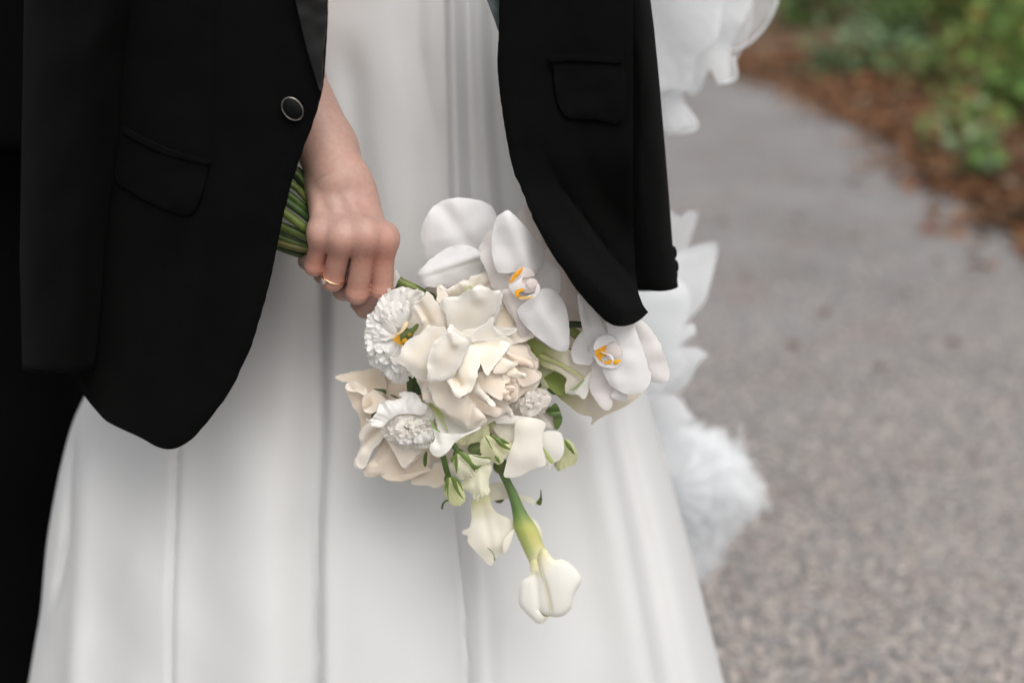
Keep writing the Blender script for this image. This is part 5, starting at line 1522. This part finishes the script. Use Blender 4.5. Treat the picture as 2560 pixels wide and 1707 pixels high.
o3([(1480, 1080), (1600, 1100), (1640, 1300), (1560, 1330), (1500, 1230)], 22, tint=(.94, .88, .82))
# right orchid
oc = flower('orchid', 'white orchid with a yellow orange cup under the jacket tip', 'Z4', (790, 620), 2, 7, 'calla')
o4 = PT(oc, 'Z4', 'orchid', dict(dome=9, curl=2, curl_w=12, thick=.0009))
o4([(1100, 270), (1195, 258), (1310, 340), (1400, 470), (1480, 650), (1522, 780), (1538, 890), (1492, 962), (1330, 955), (1290, 860), (1240, 700), (1160, 480)], 6, dome=8, tint=(.98, .96, .95))
o4([(700, 150), (850, 280), (870, 430), (830, 445), (770, 340)], -2, dome=4, tint=(.93, .91, .88))
o4([(690, 700), (800, 790), (830, 900), (870, 990), (935, 1045), (892, 1100), (902, 1180), (882, 1252), (830, 1277), (770, 1242), (700, 1142), (640, 1022), (660, 930)], -13, dome=7, tint=(1, .975, .96))
o4([(930, 1035), (1000, 1058), (1067, 1100), (1042, 1172), (900, 1142), (888, 1100)], -17, dome=3, step=4.5)
o4([(840, 270), (990, 320), (1120, 290), (1180, 430), (1230, 560), (1280, 700), (1302, 820), (1332, 862), (1312, 980), (1262, 1052), (1160, 1097), (1060, 1092), (930, 1032), (850, 952), (803, 862), (800, 790), (880, 600), (860, 430)], -21, dome=14, tint=(1.02, 1.02, 1.02))
o4([(508, -20), (580, -20), (680, 120), (760, 270), (830, 430), (780, 470), (700, 530), (660, 605), (640, 642), (608, 540), (578, 400), (550, 280), (528, 130)], -16, dome=8, creases=[((520, 0), (620, 560), -3, 12)])
o4([(570, 388), (608, 540), (640, 642), (668, 570), (692, 660), (683, 740), (660, 767), (550, 767), (470, 742), (436, 660), (444, 590), (490, 490)], -20, dome=-6, curl=-3)
lip = PT(oc, 'Z4', 'orchid', dict(dome=4, step=4, thick=.001, nz=.4))
lip([(688, 560), (720, 480), (790, 440), (862, 432), (942, 480), (1000, 560), (1022, 660), (1000, 742), (920, 802), (800, 792), (720, 732), (693, 640)], -30, name='lip', dome=-7)
lip([(695, 560), (735, 472), (840, 433), (938, 480), (935, 502), (870, 512), (830, 562), (760, 575), (705, 610)], -38, name='lip', dome=5)
lip([(690, 640), (720, 700), (780, 752), (860, 772), (920, 770), (985, 745), (940, 800), (820, 800), (730, 745)], -40, name='lip', dome=3)
lip([(768, 630), (830, 636), (900, 668), (918, 705), (912, 765), (892, 750), (890, 705), (850, 660)], -41, name='lip', dome=2, step=3.2)
lip([(880, 500), (950, 530), (1000, 620), (960, 690), (900, 660), (840, 630), (815, 600)], -33, name='column', dome=4, tint=(1, .95, .93))
om = PT(oc, 'Z4', 'orange', dict(dome=1, step=3.2, thick=.0006, nz=.2))
om([(703, 618), (750, 575), (838, 550), (812, 608), (840, 640), (832, 672), (780, 680), (790, 740), (735, 690)], -39, name='orange_mark')
om([(800, 735), (850, 725), (900, 708), (880, 755), (840, 760)], -42.5, name='orange_mark')
om([(915, 722), (992, 708), (982, 745), (918, 768)], -43, name='orange_mark', tint=(1, 1.15, 2.0))
st6([(395, 318), (470, 316), (560, 322)], 6, .0028, (.3, .36, .3), oc, 'Z4')
st6([(410, 360), (470, 410), (540, 460)], 10, .004, (2.2, 2.1, 2.0), oc, 'Z4')
st6([(380, 600), (440, 606)], 4, .0013, (.4, .4, .3), oc, 'Z4')

# ---- filler petals behind everything, so that no gap opens between the flowers
fl = flower('rose', 'cream rose hidden behind the front flowers', 'N', (1190, 900), 40, 20)
ff = PT(fl, 'N', 'rose_back', dict(dome=12, curl=4, curl_w=20, step=11))
ff([(1060, 720), (1200, 690), (1340, 740), (1380, 860), (1340, 980), (1240, 1010), (1100, 1000), (1020, 920), (1010, 800)], 22)
ff([(960, 960), (1080, 940), (1220, 980), (1280, 1080), (1180, 1150), (1040, 1140), (950, 1060)], 24)
ff([(1330, 780), (1440, 760), (1460, 880), (1440, 960), (1350, 960)], 26)

# ---- stems through the fist
STEMS = [((262, 10), (372, 120), 34, (.3, .42, .42), 10), ((250, 40), (360, 150), 30, (.6, .75, .6), 4), ((62, 722), (420, 812), 36, (1.15, .82, .62), -2), ((100, 555), (430, 690), 44, (1.0, 1.15, .7), -6), ((140, 425), (380, 600), 44, (1.15, 1.2, .75), -12),
         ((95, 630), (420, 770), 38, (.42, .55, .5), 8), ((170, 320), (385, 480), 42, (.5, .75, .6), -2), ((190, 250), (370, 400), 36, (.75, .95, .65), 2),
         ((215, 150), (360, 280), 36, (.95, .95, .55), 0), ((240, 70), (350, 190), 32, (.35, .5, .5), 8), ((60, 765), (380, 868), 30, (.5, .72, .6), 6), ((78, 660), (400, 775), 30, (1.0, 1.15, .85), -1)]
for i, (a, b, r, col, d) in enumerate(STEMS):
    a = np.array(a, float); b = np.array(b, float)
    e = a - (b - a) * .55
    k = i - 4.5
    pth = [at(*nat('Z8', e), Y0 + (10 + d) / 1000), at(*nat('Z8', a), Y0 + (10 + d) / 1000), at(*nat('Z8', b), Y0 + (12 + d) / 1000)]
    if i == 4:      # a stem cut off short, its end showing
        pth = pth
    else:
        pth += [at(*nat('Z8', (800 + 5 * k, 850 + 8 * k)), Y0 + (22 + .6 * d) / 1000), at(*nat('Z8', (1200 + 4 * k, 1110 + 7 * k)), Y0 + (22 + .5 * d) / 1000), at(*nat('Z8', (1480 + 12 * k, 1290 + 16 * k)), Y0 + .02)]
    pp = smooth_path(pth, 4)
    rad = r8(r) * np.ones(len(pp))
    tube('flower_stem', pp, rad, M['green'], bq, 12, tint=col)
st = PT(bq, 'Z1', 'green', dict(dome=3, step=4))
for pts, r, col in (([(540, 60), (640, 125), (740, 175), (850, 225), (960, 300)], .0034, (1.4, 1.35, 1.0)), ([(560, 130), (700, 200), (860, 260), (1010, 300), (1120, 390)], .003, (.6, .65, .5)), ([(600, 170), (760, 230), (900, 270), (1060, 340), (1150, 440)], .0032, (.45, .5, .4))):
    pp = smooth_path([at(*nat('Z1', q), Y0 + .012) for q in pts], 4)
    tube('flower_stem', pp, r, M['green'], bq, 10, tint=col)
sheet('ribbon', 'Z1', [(570, -30), (600, 10), (628, 60), (600, 110), (570, 190), (545, 200), (540, 60)], 6, M['lisi'], bq, dome=4, step=4)
